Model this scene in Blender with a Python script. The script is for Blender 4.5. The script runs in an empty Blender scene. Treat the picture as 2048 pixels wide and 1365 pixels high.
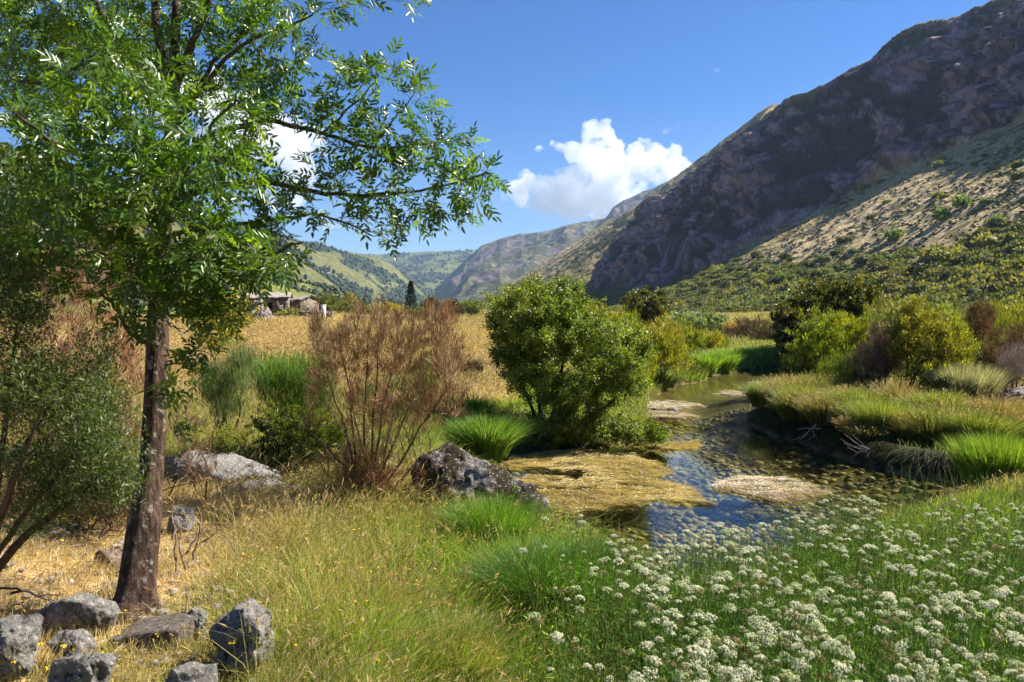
import bpy, math, random
import numpy as np
from mathutils import Vector

# ------------------------------------------------------------------ camera, world, sun, exposure
SC = bpy.context.scene
W0, H0, F = 2048.0, 1365.0, 1593.0
HZ = 615.0                                   # horizon row of the photograph
CAMH = 2.4
PITCH = math.atan((H0 / 2 - HZ) / F)
SUN_AZ, SUN_EL = math.radians(72), math.radians(42.5)      # azimuth from +Y towards +X
EXPOSURE = 1.42

cam_d = bpy.data.cameras.new('camera'); cam = bpy.data.objects.new('camera', cam_d)
SC.collection.objects.link(cam); SC.camera = cam
cam.location = (0, 0, CAMH); cam.rotation_euler = (math.pi / 2 - PITCH, 0, 0)
cam_d.sensor_width = 36; cam_d.lens = 36 * F / W0
cam_d.clip_start = 0.05; cam_d.clip_end = 40000
cam_d.dof.use_dof = True; cam_d.dof.focus_distance = 12.0; cam_d.dof.aperture_fstop = 6.5

world = bpy.data.worlds.new('World'); SC.world = world; world.use_nodes = True
wn, wl = world.node_tree.nodes, world.node_tree.links
wn.clear()
sky = wn.new('ShaderNodeTexSky'); sky.sky_type = 'NISHITA'; sky.sun_disc = False
sky.sun_elevation = SUN_EL; sky.sun_rotation = SUN_AZ
sky.altitude = 900; sky.air_density = 1.0; sky.dust_density = 0.15; sky.ozone_density = 3.5
hs = wn.new('ShaderNodeHueSaturation'); hs.inputs['Hue'].default_value = .514; hs.inputs['Value'].default_value = .93; hs.inputs['Saturation'].default_value = 1.5
bg = wn.new('ShaderNodeBackground'); bg.inputs['Strength'].default_value = 0.05
wo = wn.new('ShaderNodeOutputWorld')
wl.new(sky.outputs[0], hs.inputs['Color']); wl.new(hs.outputs[0], bg.inputs[0]); wl.new(bg.outputs[0], wo.inputs[0])

sun_d = bpy.data.lights.new('sun', 'SUN'); sun_d.energy = 5.0; sun_d.angle = math.radians(0.5)
sun_d.color = (1.0, 0.93, 0.82)
sun = bpy.data.objects.new('sun', sun_d); SC.collection.objects.link(sun)
SDIR = Vector((math.sin(SUN_AZ) * math.cos(SUN_EL), math.cos(SUN_AZ) * math.cos(SUN_EL), math.sin(SUN_EL)))
sun.rotation_euler = SDIR.to_track_quat('Z', 'Y').to_euler(); sun.location = SDIR * 50

SC.view_settings.view_transform = 'Standard'; SC.view_settings.look = 'None'
SC.view_settings.exposure = EXPOSURE; SC.view_settings.gamma = 1
SC.render.engine = 'CYCLES'
cy = SC.cycles
cy.max_bounces = 10; cy.diffuse_bounces = 3; cy.glossy_bounces = 3; cy.transmission_bounces = 4
cy.transparent_max_bounces = 8; cy.volume_bounces = 8
SC.render.filter_size = 1.15; cy.denoising_prefilter = 'NONE'; cy.use_denoising = True; cy.sample_clamp_indirect = 6
cy.caustics_reflective = False; cy.caustics_refractive = False
try: cy.denoiser = 'OPENIMAGEDENOISE'
except Exception: pass
cy.use_adaptive_sampling = True; cy.adaptive_threshold = 0.015

R = np.random.default_rng(7)

# ------------------------------------------------------------------ image <-> world
cp, sp_ = math.cos(PITCH), math.sin(PITCH)
def rays(px, py):
    px = np.asarray(px, float); py = np.asarray(py, float)
    a = (px - W0 / 2) / F; b = (H0 / 2 - py) / F
    return a, cp + b * sp_, -sp_ + b * cp
def P(px, py, d):
    x, y, z = rays(px, py); t = d / y
    return np.stack(np.broadcast_arrays(x * t, np.asarray(d) + 0 * t, CAMH + z * t), -1)
ppx = lambda x, y: W0 / 2 + F * x / np.maximum(y, .1)
def G(px, py, z=0.0):
    x, y, zz = rays(px, py); t = (z - CAMH) / zz
    return np.stack(np.broadcast_arrays(x * t, y * t, z + 0 * t), -1)

# ------------------------------------------------------------------ numpy noise
_perm = np.random.default_rng(3).permutation(4096)
def _h(ix, iy, iz=0):
    return _perm[(_perm[(_perm[ix & 4095] + iy) & 4095] + iz) & 4095] / 4095.0
def vnoise(x, y, z=None):
    x = np.asarray(x, float); y = np.asarray(y, float)
    ix = np.floor(x).astype(np.int64); iy = np.floor(y).astype(np.int64)
    fx = x - ix; fy = y - iy
    fx = fx * fx * fx * (fx * (fx * 6 - 15) + 10); fy = fy * fy * fy * (fy * (fy * 6 - 15) + 10)
    def lay(iz):
        a = _h(ix, iy, iz); b = _h(ix + 1, iy, iz); c = _h(ix, iy + 1, iz); d = _h(ix + 1, iy + 1, iz)
        return (a * (1 - fx) + b * fx) * (1 - fy) + (c * (1 - fx) + d * fx) * fy
    if z is None: return lay(0) * 2 - 1
    z = np.asarray(z, float); iz = np.floor(z).astype(np.int64); fz = z - iz; fz = fz * fz * (3 - 2 * fz)
    return (lay(iz) * (1 - fz) + lay(iz + 1) * fz) * 2 - 1
def fbm(x, y, z=None, o=4, g=0.5):
    s = 0; a = 1; t = 0
    for i in range(o):
        s = s + a * vnoise(x * 2**i + 17.3 * i, y * 2**i + 9.1 * i, None if z is None else z * 2**i + 5.7 * i)
        t += a; a *= g
    return s / t
def ridged(x, y, o=4):
    s = 0; a = 1; t = 0
    for i in range(o):
        s = s + a * (1 - np.abs(vnoise(x * 2**i + 31 * i, y * 2**i + 7 * i)) * 2); t += a; a *= .5
    return s / t
def sm(x, a=0.0, b=1.0):
    t = np.clip((x - a) / (b - a), 0, 1); return t * t * (3 - 2 * t)
def nrm(v): return v / np.maximum(np.linalg.norm(v, axis=-1, keepdims=True), 1e-9)
def rv(n, r=None):
    r = r or R
    return nrm(r.normal(size=(n, 3)))
def mix(a, b, t): return a + (b - a) * t
def C3(*c): return np.array(c, float)

# ------------------------------------------------------------------ mesh building
class MB:
    def __init__(s): s.v = []; s.f = []; s.c = []; s.n = 0
    def add(s, v, f, c=None):
        v = np.asarray(v, float).reshape(-1, 3)
        s.v.append(v)
        for q in (f if isinstance(f, list) else [f]):
            s.f.append(np.asarray(q, np.int64) + s.n)
        if c is None: c = C3(.5, .5, .5)
        s.c.append(np.broadcast_to(np.asarray(c, float), (len(v), 3)))
        s.n += len(v)
        return s
    def mesh(s, name, mat, smooth=False):
        V = np.concatenate(s.v); Cc = np.concatenate(s.c)
        loops = np.concatenate([q.ravel() for q in s.f]); tot = np.concatenate([np.full(len(q), q.shape[1]) for q in s.f])
        st = np.concatenate([[0], np.cumsum(tot)[:-1]])
        me = bpy.data.meshes.new(name)
        me.vertices.add(len(V)); me.vertices.foreach_set('co', V.astype(np.float32).ravel())
        me.loops.add(len(loops)); me.loops.foreach_set('vertex_index', loops.astype(np.int32))
        me.polygons.add(len(tot)); me.polygons.foreach_set('loop_start', st.astype(np.int32))
        try: me.polygons.foreach_set('loop_total', tot.astype(np.int32))
        except Exception: pass
        me.update(calc_edges=True)
        at = me.color_attributes.new('tint', 'FLOAT_COLOR', 'POINT')
        at.data.foreach_set('color', np.concatenate([Cc, np.ones((len(Cc), 1))], 1).astype(np.float32).ravel())
        if smooth: me.polygons.foreach_set('use_smooth', np.ones(len(tot), bool))
        if mat is not None: me.materials.append(mat)
        return me
    def build(s, name, mat, parent=None, origin=None, smooth=False):
        if origin is not None:
            o_ = np.asarray(origin, float); s.v = [v - o_ for v in s.v]
        ob = bpy.data.objects.new(name, s.mesh(name, mat, smooth))
        SC.collection.objects.link(ob)
        if parent is not None: ob.parent = parent
        elif origin is not None: ob.location = origin
        return ob
def tag(o, label=None, cat=None, group=None, kind=None):
    for k, v in (('label', label), ('category', cat), ('group', group), ('kind', kind)):
        if v: o[k] = v
    return o
def empty(name, loc, label=None, cat=None, group=None):
    o = bpy.data.objects.new(name, None); SC.collection.objects.link(o); o.location = loc
    o.empty_display_size = .2
    return tag(o, label, cat, group)

def grid_faces(nu, nv):
    i = np.arange(nu - 1)[:, None]; j = np.arange(nv - 1)[None]
    a = i * nv + j
    return np.stack([a, a + nv, a + nv + 1, a + 1], -1).reshape(-1, 4)

# ------------------------------------------------------------------ materials
def newmat(name):
    m = bpy.data.materials.new(name); m.use_nodes = True
    n = m.node_tree.nodes; n.clear()
    return m, n, m.node_tree.links
def ramp(n, pts):
    r = n.new('ShaderNodeValToRGB'); e = r.color_ramp.elements
    while len(e) < len(pts): e.new(.5)
    for i, (p, c) in enumerate(pts):
        e[i].position = p; e[i].color = (*c, 1) if len(c) == 3 else c
    return r
def tint_noise(n, l, amt=.25, scale=8, coord='Object'):
    """attribute colour times a fine procedural variation"""
    at = n.new('ShaderNodeAttribute'); at.attribute_name = 'tint'
    tc = n.new('ShaderNodeTexCoord'); ns = n.new('ShaderNodeTexNoise'); ns.inputs['Scale'].default_value = scale
    ns.inputs['Detail'].default_value = 5
    l.new(tc.outputs[coord], ns.inputs['Vector'])
    mr = n.new('ShaderNodeMapRange'); mr.inputs['From Min'].default_value = .3; mr.inputs['From Max'].default_value = .7
    mr.inputs['To Min'].default_value = 1 - amt; mr.inputs['To Max'].default_value = 1 + amt
    l.new(ns.outputs['Fac'], mr.inputs['Value'])
    mx = n.new('ShaderNodeVectorMath'); mx.operation = 'SCALE'
    l.new(at.outputs['Color'], mx.inputs[0]); l.new(mr.outputs[0], mx.inputs['Scale'])
    return mx.outputs[0], ns, tc
def mat_leaf(name, trans=.35, rough=.45, spec=.4, tcol=(1.15, 1.25, .55), amt=.2, scale=3):
    m, n, l = newmat(name)
    col, ns, tc = tint_noise(n, l, amt, scale)
    p = n.new('ShaderNodeBsdfPrincipled'); p.inputs['Roughness'].default_value = rough
    p.inputs['Specular IOR Level'].default_value = spec
    l.new(col, p.inputs['Base Color'])
    t = n.new('ShaderNodeBsdfTranslucent')
    mu = n.new('ShaderNodeVectorMath'); mu.operation = 'MULTIPLY'; mu.inputs[1].default_value = tcol
    l.new(col, mu.inputs[0]); l.new(mu.outputs[0], t.inputs['Color'])
    ms = n.new('ShaderNodeMixShader'); ms.inputs[0].default_value = trans
    l.new(p.outputs[0], ms.inputs[1]); l.new(t.outputs[0], ms.inputs[2])
    o = n.new('ShaderNodeOutputMaterial'); l.new(ms.outputs[0], o.inputs[0])
    return m
def mat_tint(name, rough=.9, amt=.3, scale=8, bump=.0, bscale=20, spec=.2, bdist=.02):
    m, n, l = newmat(name)
    col, ns, tc = tint_noise(n, l, amt, scale)
    p = n.new('ShaderNodeBsdfPrincipled'); p.inputs['Roughness'].default_value = rough
    p.inputs['Specular IOR Level'].default_value = spec
    l.new(col, p.inputs['Base Color'])
    if bump:
        b = n.new('ShaderNodeBump'); b.inputs['Strength'].default_value = bump; b.inputs['Distance'].default_value = bdist
        nb = n.new('ShaderNodeTexNoise'); nb.inputs['Scale'].default_value = bscale; nb.inputs['Detail'].default_value = 8
        l.new(tc.outputs['Object'], nb.inputs['Vector']); l.new(nb.outputs['Fac'], b.inputs['Height'])
        l.new(b.outputs[0], p.inputs['Normal'])
    o = n.new('ShaderNodeOutputMaterial'); l.new(p.outputs[0], o.inputs[0])
    return m

M_ASH = mat_leaf('ash_leaf', .4, .33, .7, (1.5, 1.6, .3))
M_LEAF = mat_leaf('shrub_leaf', .45, .45, .5, (1.3, 1.35, .4))
M_GRASS = mat_leaf('grass_blade', .4, .55, .3, (1.2, 1.2, .6))
M_DRY = mat_leaf('dry_twig', .1, .8, .1, (1, .9, .7))
M_FLOWER = mat_leaf('umbel_petal', .3, .7, .2, (1.05, 1.05, .95), .06, 20)
M_WOOD = mat_tint('twig_bark', .85, .3, 25, .5, 60)
M_FAR = mat_leaf('far_leaf', .42, .6, .25, (1.2, 1.2, .5))

def mat_bark():
    m, n, l = newmat('ash_bark')
    tc = n.new('ShaderNodeTexCoord'); mp = n.new('ShaderNodeMapping'); mp.inputs['Scale'].default_value = (1, 1, .22)
    l.new(tc.outputs['Object'], mp.inputs[0])
    n1 = n.new('ShaderNodeTexNoise'); n1.inputs['Scale'].default_value = 38; n1.inputs['Detail'].default_value = 8; n1.inputs['Roughness'].default_value = .7
    l.new(mp.outputs[0], n1.inputs['Vector'])
    r1 = ramp(n, [(.38, (.018, .011, .008)), (.5, (.062, .036, .025)), (.64, (.15, .092, .066))])
    l.new(n1.outputs['Fac'], r1.inputs[0])
    n2 = n.new('ShaderNodeTexNoise'); n2.inputs['Scale'].default_value = 17; n2.inputs['Detail'].default_value = 6; n2.inputs['Roughness'].default_value = .65
    l.new(tc.outputs['Object'], n2.inputs['Vector'])
    r2 = ramp(n, [(.56, (0, 0, 0)), (.66, (1, 1, 1))]); l.new(n2.outputs['Fac'], r2.inputs[0])
    mx = n.new('ShaderNodeMix'); mx.data_type = 'RGBA'; mx.inputs['B'].default_value = (.32, .29, .24, 1)
    l.new(r2.outputs[0], mx.inputs['Factor']); l.new(r1.outputs[0], mx.inputs['A'])
    p = n.new('ShaderNodeBsdfPrincipled'); p.inputs['Roughness'].default_value = .85; p.inputs['Specular IOR Level'].default_value = .25
    l.new(mx.outputs['Result'], p.inputs['Base Color'])
    b = n.new('ShaderNodeBump'); b.inputs['Strength'].default_value = 1; b.inputs['Distance'].default_value = .02
    l.new(n1.outputs['Fac'], b.inputs['Height']); l.new(b.outputs[0], p.inputs['Normal'])
    o = n.new('ShaderNodeOutputMaterial'); l.new(p.outputs[0], o.inputs[0])
    return m
M_BARK = mat_bark()

def mat_rock(name, base=(.25, .235, .215), dark=(.045, .042, .038), light=(.52, .50, .46), moss=(.07, .06, .02), mossw=.55, scale=13):
    m, n, l = newmat(name)
    tc = n.new('ShaderNodeTexCoord')
    def noise(s, d=8, r=.65):
        q = n.new('ShaderNodeTexNoise'); q.inputs['Scale'].default_value = s; q.inputs['Detail'].default_value = d; q.inputs['Roughness'].default_value = r
        l.new(tc.outputs['Object'], q.inputs['Vector']); return q
    n1 = noise(scale * 1.6, 10, .72); r1 = ramp(n, [(.38, dark), (.46, base), (.54, base), (.62, light)]); l.new(n1.outputs['Fac'], r1.inputs[0])
    n2 = noise(scale * .45, 6, .7); r2 = ramp(n, [(mossw, (0, 0, 0)), (mossw + .08, (1, 1, 1))]); l.new(n2.outputs['Fac'], r2.inputs[0])
    mx = n.new('ShaderNodeMix'); mx.data_type = 'RGBA'; mx.inputs['B'].default_value = (*moss, 1)
    l.new(r2.outputs[0], mx.inputs['Factor']); l.new(r1.outputs[0], mx.inputs['A'])
    n3 = noise(scale * 6, 3, .6); r3 = ramp(n, [(.60, (0, 0, 0)), (.66, (1, 1, 1))]); l.new(n3.outputs['Fac'], r3.inputs[0])
    m2 = n.new('ShaderNodeMix'); m2.data_type = 'RGBA'; m2.inputs['B'].default_value = (*light, 1)
    l.new(r3.outputs[0], m2.inputs['Factor']); l.new(mx.outputs['Result'], m2.inputs['A'])
    p = n.new('ShaderNodeBsdfPrincipled'); p.inputs['Roughness'].default_value = .9; p.inputs['Specular IOR Level'].default_value = .25
    l.new(m2.outputs['Result'], p.inputs['Base Color'])
    b = n.new('ShaderNodeBump'); b.inputs['Strength'].default_value = 1; b.inputs['Distance'].default_value = .045
    n4 = noise(scale * 1.8, 12, .75); l.new(n4.outputs['Fac'], b.inputs['Height']); l.new(b.outputs[0], p.inputs['Normal'])
    o = n.new('ShaderNodeOutputMaterial'); l.new(p.outputs[0], o.inputs[0])
    return m
M_ROCK = mat_rock('granite_rock')
M_ROCK_MOSS = mat_rock('mossy_granite', base=(.23, .21, .195), light=(.52, .5, .47), moss=(.045, .033, .015), mossw=.44, scale=8)
M_ROCK_RED = mat_rock('rusty_granite', base=(.27, .19, .13), light=(.42, .34, .27), dark=(.07, .04, .025))
M_ROCK_SLAB = mat_rock('smooth_granite', base=(.30, .285, .265), dark=(.15, .14, .13), light=(.46, .44, .41), mossw=.62)
M_ROCK_CUT = mat_rock('cut_granite', base=(.17, .14, .12), dark=(.07, .055, .05), light=(.34, .29, .25), mossw=.7, scale=14)

# ------------------------------------------------------------------ river outline and ground height
RIV = [(1082, 1072), (1040, 1010), (985, 960), (1010, 925), (1010, 905), (1120, 897), (1220, 897), (1290, 860), (1300, 815), (1318, 790),
       (1345, 771), (1400, 766), (1428, 752), (1500, 741), (1535, 737), (1580, 736.5), (1592, 743), (1580, 757), (1530, 780),
       (1502, 803), (1490, 845), (1540, 872), (1600, 887), (1700, 925), (1800, 950), (1890, 965), (1940, 972),
       (1900, 990), (1800, 1022), (1690, 1060), (1600, 1100), (1500, 1165), (1400, 1235), (1290, 1210), (1220, 1150), (1130, 1110)]
RIVW = np.array([G(a, b, 0)[:2] for a, b in RIV])
def river_sd(x, y):
    """signed distance, positive outside the water"""
    sh = np.shape(x); x = np.ravel(x); y = np.ravel(y)
    d = np.full(len(x), 1e9); ins = np.zeros(len(x), bool); n = len(RIVW)
    for i in range(n):
        ax, ay = RIVW[i]; bx, by = RIVW[(i + 1) % n]
        ex, ey = bx - ax, by - ay
        t = np.clip(((x - ax) * ex + (y - ay) * ey) / (ex * ex + ey * ey), 0, 1)
        d = np.minimum(d, (x - ax - t * ex)**2 + (y - ay - t * ey)**2)
        c = ((ay > y) != (by > y)) & (x < ex * (y - ay) / (by - ay + 1e-12) + ax)
        ins ^= c
    d = np.sqrt(d)
    return np.where(ins, -d, d).reshape(sh)
CTL = np.array([(0, 0, .85), (3, 0, .6), (-3, 0, .95), (-2, 4.2, .75), (-3.5, 4.2, .8), (-1.2, 3.5, .68), (-3.2, 7, .68), (-1.6, 6.5, .55), (0, 5, .42),
    (-.4, 7.6, .42), (.8, 4, .32), (1.5, 5.5, .15), (3.5, 5, .2), (4, 3, .35), (1.5, 2.5, .5), (6, 8, .25), (8, 9, .3), (-5, 10, .75), (-2.6, 14, .62),
    (-1.2, 12, .42), (-1, 15, .45), (-8, 20, .8), (0, 20, .6), (2.5, 20, .4), (-20, 40, .8), (0, 40, .75), (6, 35, .45), (-40, 90, .7), (0, 90, .7),
    (6, 17, .20), (6.2, 14.5, .24), (7.5, 14, .28), (9, 12, .36), (7.5, 19, .14), (8.5, 21, .12), (9.3, 24, .08), (10.8, 28, .06), (10, 17, .34), (12, 25, .3), (16, 20, .75), (20, 32, .8), (13, 42, .35), (40, 60, 1.0),
    (-60, 60, 1.6), (-15, 8, 1.2), (15, 6, .8), (60, 120, 1.5), (-27, 98, 1.5), (0, 160, .8), (-30, 140, .9), (30, 160, .8)])
def ctl_z(x, y):
    num = 0; den = 0
    for cx, cy_, cz in CTL:
        s = .35 + .12 * math.hypot(cx, cy_)
        w = 1 / (((x - cx)**2 + (y - cy_)**2) / (s * s) + 1)**2
        num = num + w * cz; den = den + w
    return num / den
def gz(x, y, sd=None):
    x = np.asarray(x, float); y = np.asarray(y, float)
    if sd is None: sd = river_sd(x, y)
    z = ctl_z(x, y)
    w = np.where((x > 4.0) & (y > 10.2), .38, 1.1)
    w = np.where((x > 4.0) & (y > 18), .6, w)
    near = np.exp(-(x * x + y * y) / 3000.0)
    z = z + (.09 * fbm(x * .8, y * .8, o=4) + .03 * fbm(x * 4, y * 4, o=3)) * sm(sd, 0, .8) * near + .25 * fbm(x * .05, y * .05, o=2) * sm(np.hypot(x, y), 30, 80)
    zo = .03 * sm(sd, 0, .1) + z * sm(sd / w)
    zi = -.02 - .30 * sm(-sd / 1.3) - .04 * fbm(x * 1.4, y * 1.4, o=2) * sm(-sd, 0, .6)
    return np.where(sd > 0, zo, zi)
def onG(px, py, z0=None):
    """point where the ray through a pixel meets the ground"""
    x, y, z = rays(px, py)
    t = np.geomspace(1.5, 250, 1500); X = x * t; Y = y * t; Z = CAMH + z * t
    g = np.maximum(gz(X, Y), 0); k = np.argmax(Z < g)
    if not (Z < g).any(): k = len(t) - 1
    return np.array([X[k], Y[k], g[k]])

# ------------------------------------------------------------------ ground sheet
def geom_axis(a, b, s0, g, lim):
    o = [0.0]; s = s0
    while o[-1] < lim: o.append(o[-1] + s); s *= g
    return np.array(o)
ax = geom_axis(0, 0, .045, 1.016, 7500.0); xs = np.concatenate([-ax[:0:-1], ax])
ay = geom_axis(0, 0, .04, 1.014, 7000.0); ys = np.concatenate([-geom_axis(0, 0, .3, 1.15, 250)[:0:-1], ay])
def ground_color(X, Y, Z, sd):
    n1 = fbm(X * .9, Y * .9, o=4); n2 = fbm(X * .12 + 5, Y * .12, o=3)
    straw = C3(.46, .32, .16); soil = C3(.09, .055, .03); grn = C3(.10, .15, .03); olive = C3(.13, .14, .04)
    g = greenness(X, Y)[..., None]
    c = mix(straw, grn, g)
    c = mix(c, soil, sm(n1, .05, .6)[..., None] * .7)
    far = sm(np.hypot(X, Y), 60, 140)[..., None]
    c = mix(c, mix(olive, straw, sm(n2, -.2, .5)[..., None]), far)
    c = mix(soil * .5, c, sm(sd, .15, .7)[..., None])
    return c
GR = [  # greenness of the grass (px, py on the ground, value)
    (60, 1300, .03), (250, 1280, .03), (450, 1100, .12), (300, 1150, .02), (600, 1280, .62), (600, 1120, .4), (700, 1000, .4), (850, 1100, .7),
    (870, 1030, .45), (800, 1240, .72), (950, 1200, 1), (1050, 1300, 1), (1100, 1130, 1), (900, 1340, .8), (1500, 1300, 1), (1900, 1200, 1), (1900, 1020, .95),
    (960, 900, .95), (900, 850, .85), (980, 800, .95), (800, 850, .4), (500, 800, .3), (450, 720, .1), (650, 700, .03), (800, 680, .02), (930, 690, .04), (560, 660, .02),
    (700, 660, .0), (1480, 725, 1), (1400, 730, .75), (1560, 820, .85), (1600, 840, .7), (1750, 860, .55), (1850, 850, .5), (1780, 900, .7), (1650, 860, .75), (1950, 870, .5), (2000, 920, .6), (1700, 780, .5), (1900, 780, .45)]
_grw = None
def greenness(X, Y):
    global _grw
    if _grw is None: _grw = [(*G(a, b, .4)[:2], v) for a, b, v in GR]
    num = 0; den = 0
    for cx, cy_, v in _grw:
        s = .12 * math.hypot(cx, cy_)
        w = 1 / (((X - cx)**2 + (Y - cy_)**2) / (s * s) + .3)**2
        num = num + w * v; den = den + w
    return np.clip(num / den + .18 * fbm(X * 1.3, Y * 1.3, o=3), 0, 1)
GX, GY = np.meshgrid(xs, ys, indexing='ij')
gsd = river_sd(GX, GY); GZ = gz(GX, GY, gsd)
gc = ground_color(GX, GY, GZ, gsd)
bedmask = (gsd < 0.02)[..., None]
bn = fbm(GX * 2.2, GY * 2.2, o=3)[..., None]
gc = np.where(bedmask, mix(C3(.13, .10, .035), C3(.22, .18, .07), sm(bn, -.5, .5)), gc)

def mat_ground():
    m, n, l = newmat('meadow_soil')
    col, ns, tc = tint_noise(n, l, .35, 14)
    p = n.new('ShaderNodeBsdfPrincipled'); p.inputs['Roughness'].default_value = .95; p.inputs['Specular IOR Level'].default_value = .1
    l.new(col, p.inputs['Base Color'])
    b = n.new('ShaderNodeBump'); b.inputs['Strength'].default_value = .8; b.inputs['Distance'].default_value = .04
    l.new(ns.outputs['Fac'], b.inputs['Height']); l.new(b.outputs[0], p.inputs['Normal'])
    o = n.new('ShaderNodeOutputMaterial'); l.new(p.outputs[0], o.inputs[0])
    return m
mb = MB(); mb.add(np.stack([GX, GY, GZ], -1), grid_faces(*GX.shape), gc.reshape(-1, 3))
tag(mb.build('ground', mat_ground(), smooth=True), kind='structure')

# ------------------------------------------------------------------ water
def mat_water():
    m, n, l = newmat('clear_river_water')
    tc = n.new('ShaderNodeTexCoord'); mp = n.new('ShaderNodeMapping'); mp.inputs['Scale'].default_value = (1.0, 1.5, 1)
    mp.inputs['Rotation'].default_value = (0, 0, math.radians(25))
    l.new(tc.outputs['Object'], mp.inputs[0])
    n1 = n.new('ShaderNodeTexNoise'); n1.inputs['Scale'].default_value = 5.5; n1.inputs['Detail'].default_value = 3; n1.inputs['Distortion'].default_value = .6
    n2 = n.new('ShaderNodeTexNoise'); n2.inputs['Scale'].default_value = 16; n2.inputs['Detail'].default_value = 2
    l.new(mp.outputs[0], n1.inputs['Vector']); l.new(mp.outputs[0], n2.inputs['Vector'])
    n3 = n.new('ShaderNodeTexNoise'); n3.inputs['Scale'].default_value = .6; l.new(tc.outputs['Object'], n3.inputs['Vector'])
    ad = n.new('ShaderNodeMath'); ad.operation = 'MULTIPLY_ADD'; ad.inputs[1].default_value = .35
    l.new(n2.outputs['Fac'], ad.inputs[0]); l.new(n1.outputs['Fac'], ad.inputs[2])
    mr = n.new('ShaderNodeMapRange'); mr.inputs['From Min'].default_value = .38; mr.inputs['From Max'].default_value = .62
    mr.inputs['To Min'].default_value = .05; mr.inputs['To Max'].default_value = .38; l.new(n3.outputs['Fac'], mr.inputs['Value'])
    b = n.new('ShaderNodeBump'); b.inputs['Distance'].default_value = .011
    l.new(mr.outputs[0], b.inputs['Strength']); l.new(ad.outputs[0], b.inputs['Height'])
    fr = n.new('ShaderNodeFresnel'); fr.inputs['IOR'].default_value = 1.33; l.new(b.outputs[0], fr.inputs['Normal'])
    tr = n.new('ShaderNodeBsdfTransparent'); tr.inputs['Color'].default_value = (.86, .90, .72, 1)
    gl = n.new('ShaderNodeBsdfGlossy'); gl.inputs['Roughness'].default_value = .03; l.new(b.outputs[0], gl.inputs['Normal'])
    ms = n.new('ShaderNodeMixShader'); l.new(fr.outputs[0], ms.inputs[0]); l.new(tr.outputs[0], ms.inputs[1]); l.new(gl.outputs[0], ms.inputs[2])
    o = n.new('ShaderNodeOutputMaterial'); l.new(ms.outputs[0], o.inputs[0])
    return m
wx0, wy0 = RIVW.min(0) - 1.0; wx1, wy1 = RIVW.max(0) + 1.0
U, V = np.meshgrid(np.linspace(wx0, wx1, 40), np.linspace(wy0, wy1, 60), indexing='ij')
keep = river_sd(U, V) < 1.5
fc = grid_faces(*U.shape); kf = keep.ravel()[fc].any(1)
fc = fc[kf]; used, inv = np.unique(fc, return_inverse=True)
mb = MB(); mb.add(np.stack([U.ravel()[used], V.ravel()[used], 0 * used.astype(float)], -1), inv.reshape(fc.shape))
tag(mb.build('river_water', mat_water(), smooth=True), kind='structure')

# ------------------------------------------------------------------ mountains
def mat_hill(name, scale, bump, bdist, amt=.4, s2=None):
    m, n, l = newmat(name)
    col, ns, tc = tint_noise(n, l, amt, scale)
    ns.inputs['Detail'].default_value = 9; ns.inputs['Roughness'].default_value = .65
    p = n.new('ShaderNodeBsdfPrincipled'); p.inputs['Roughness'].default_value = .95; p.inputs['Specular IOR Level'].default_value = .08
    l.new(col, p.inputs['Base Color'])
    b = n.new('ShaderNodeBump'); b.inputs['Strength'].default_value = bump; b.inputs['Distance'].default_value = bdist
    l.new(ns.outputs['Fac'], b.inputs['Height']); l.new(b.outputs[0], p.inputs['Normal'])
    o = n.new('ShaderNodeOutputMaterial'); l.new(p.outputs[0], o.inputs[0])
    return m
UX = -124.0 / F                                   # direction of the valley axis (tan)
AX = nrm(C3(UX, 1)); BX = np.array([AX[1], -AX[0]])
SKY_E = [(1000, 580), (1060, 545), (1100, 520), (1180, 468), (1215, 440), (1250, 425), (1300, 398), (1345, 366), (1400, 332), (1450, 290), (1500, 238), (1530, 212), (1562, 183),
         (1572, 181), (1600, 180), (1640, 160), (1700, 125), (1730, 110), (1760, 80), (1800, 55), (1850, 40), (1880, 37), (1930, 12), (1970, 0), (2048, -12), (2200, -70), (2500, -190), (3000, -420), (4000, -900)]
sx, sy = np.array(SKY_E, float).T
def LRf(v):                                       # lateral distance of the crest: a spur stands forward between 340 and 590 m
    base = 240 - 75 * sm(v, 315, 375) + 97 * sm(v, 575, 640)
    return base + 7 * vnoise(v / 55., v * 0 + 8.5) * sm(v, 100, 200)
def lv_xy(l, v): return l * BX[0] + v * AX[0], l * BX[1] + v * AX[1]
def ridge_z(v):
    X, Y = lv_xy(LRf(v), v)
    u = np.where(Y > 5, X / np.maximum(Y, 5), 50)
    px = W0 / 2 + F * u * .999
    py = np.interp(px, sx, sy)
    b_, a_ = (H0 / 2 - py) / F, None
    sl = (-sp_ + b_ * cp) / (cp + b_ * sp_)
    z = (CAMH + sl * Y) * (1 - .035 * sm(v, 330, 400) * (1 - sm(v, 600, 660)))
    # behind and beside the camera the ridge simply goes on at a constant height
    return np.where(v > 95, z, np.interp(v, [-400, 95], [150, ridge_z95]))
ridge_z95 = 150.0
vv = np.array([96.0]); ridge_z95 = float(ridge_z(vv)[0])
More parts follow.
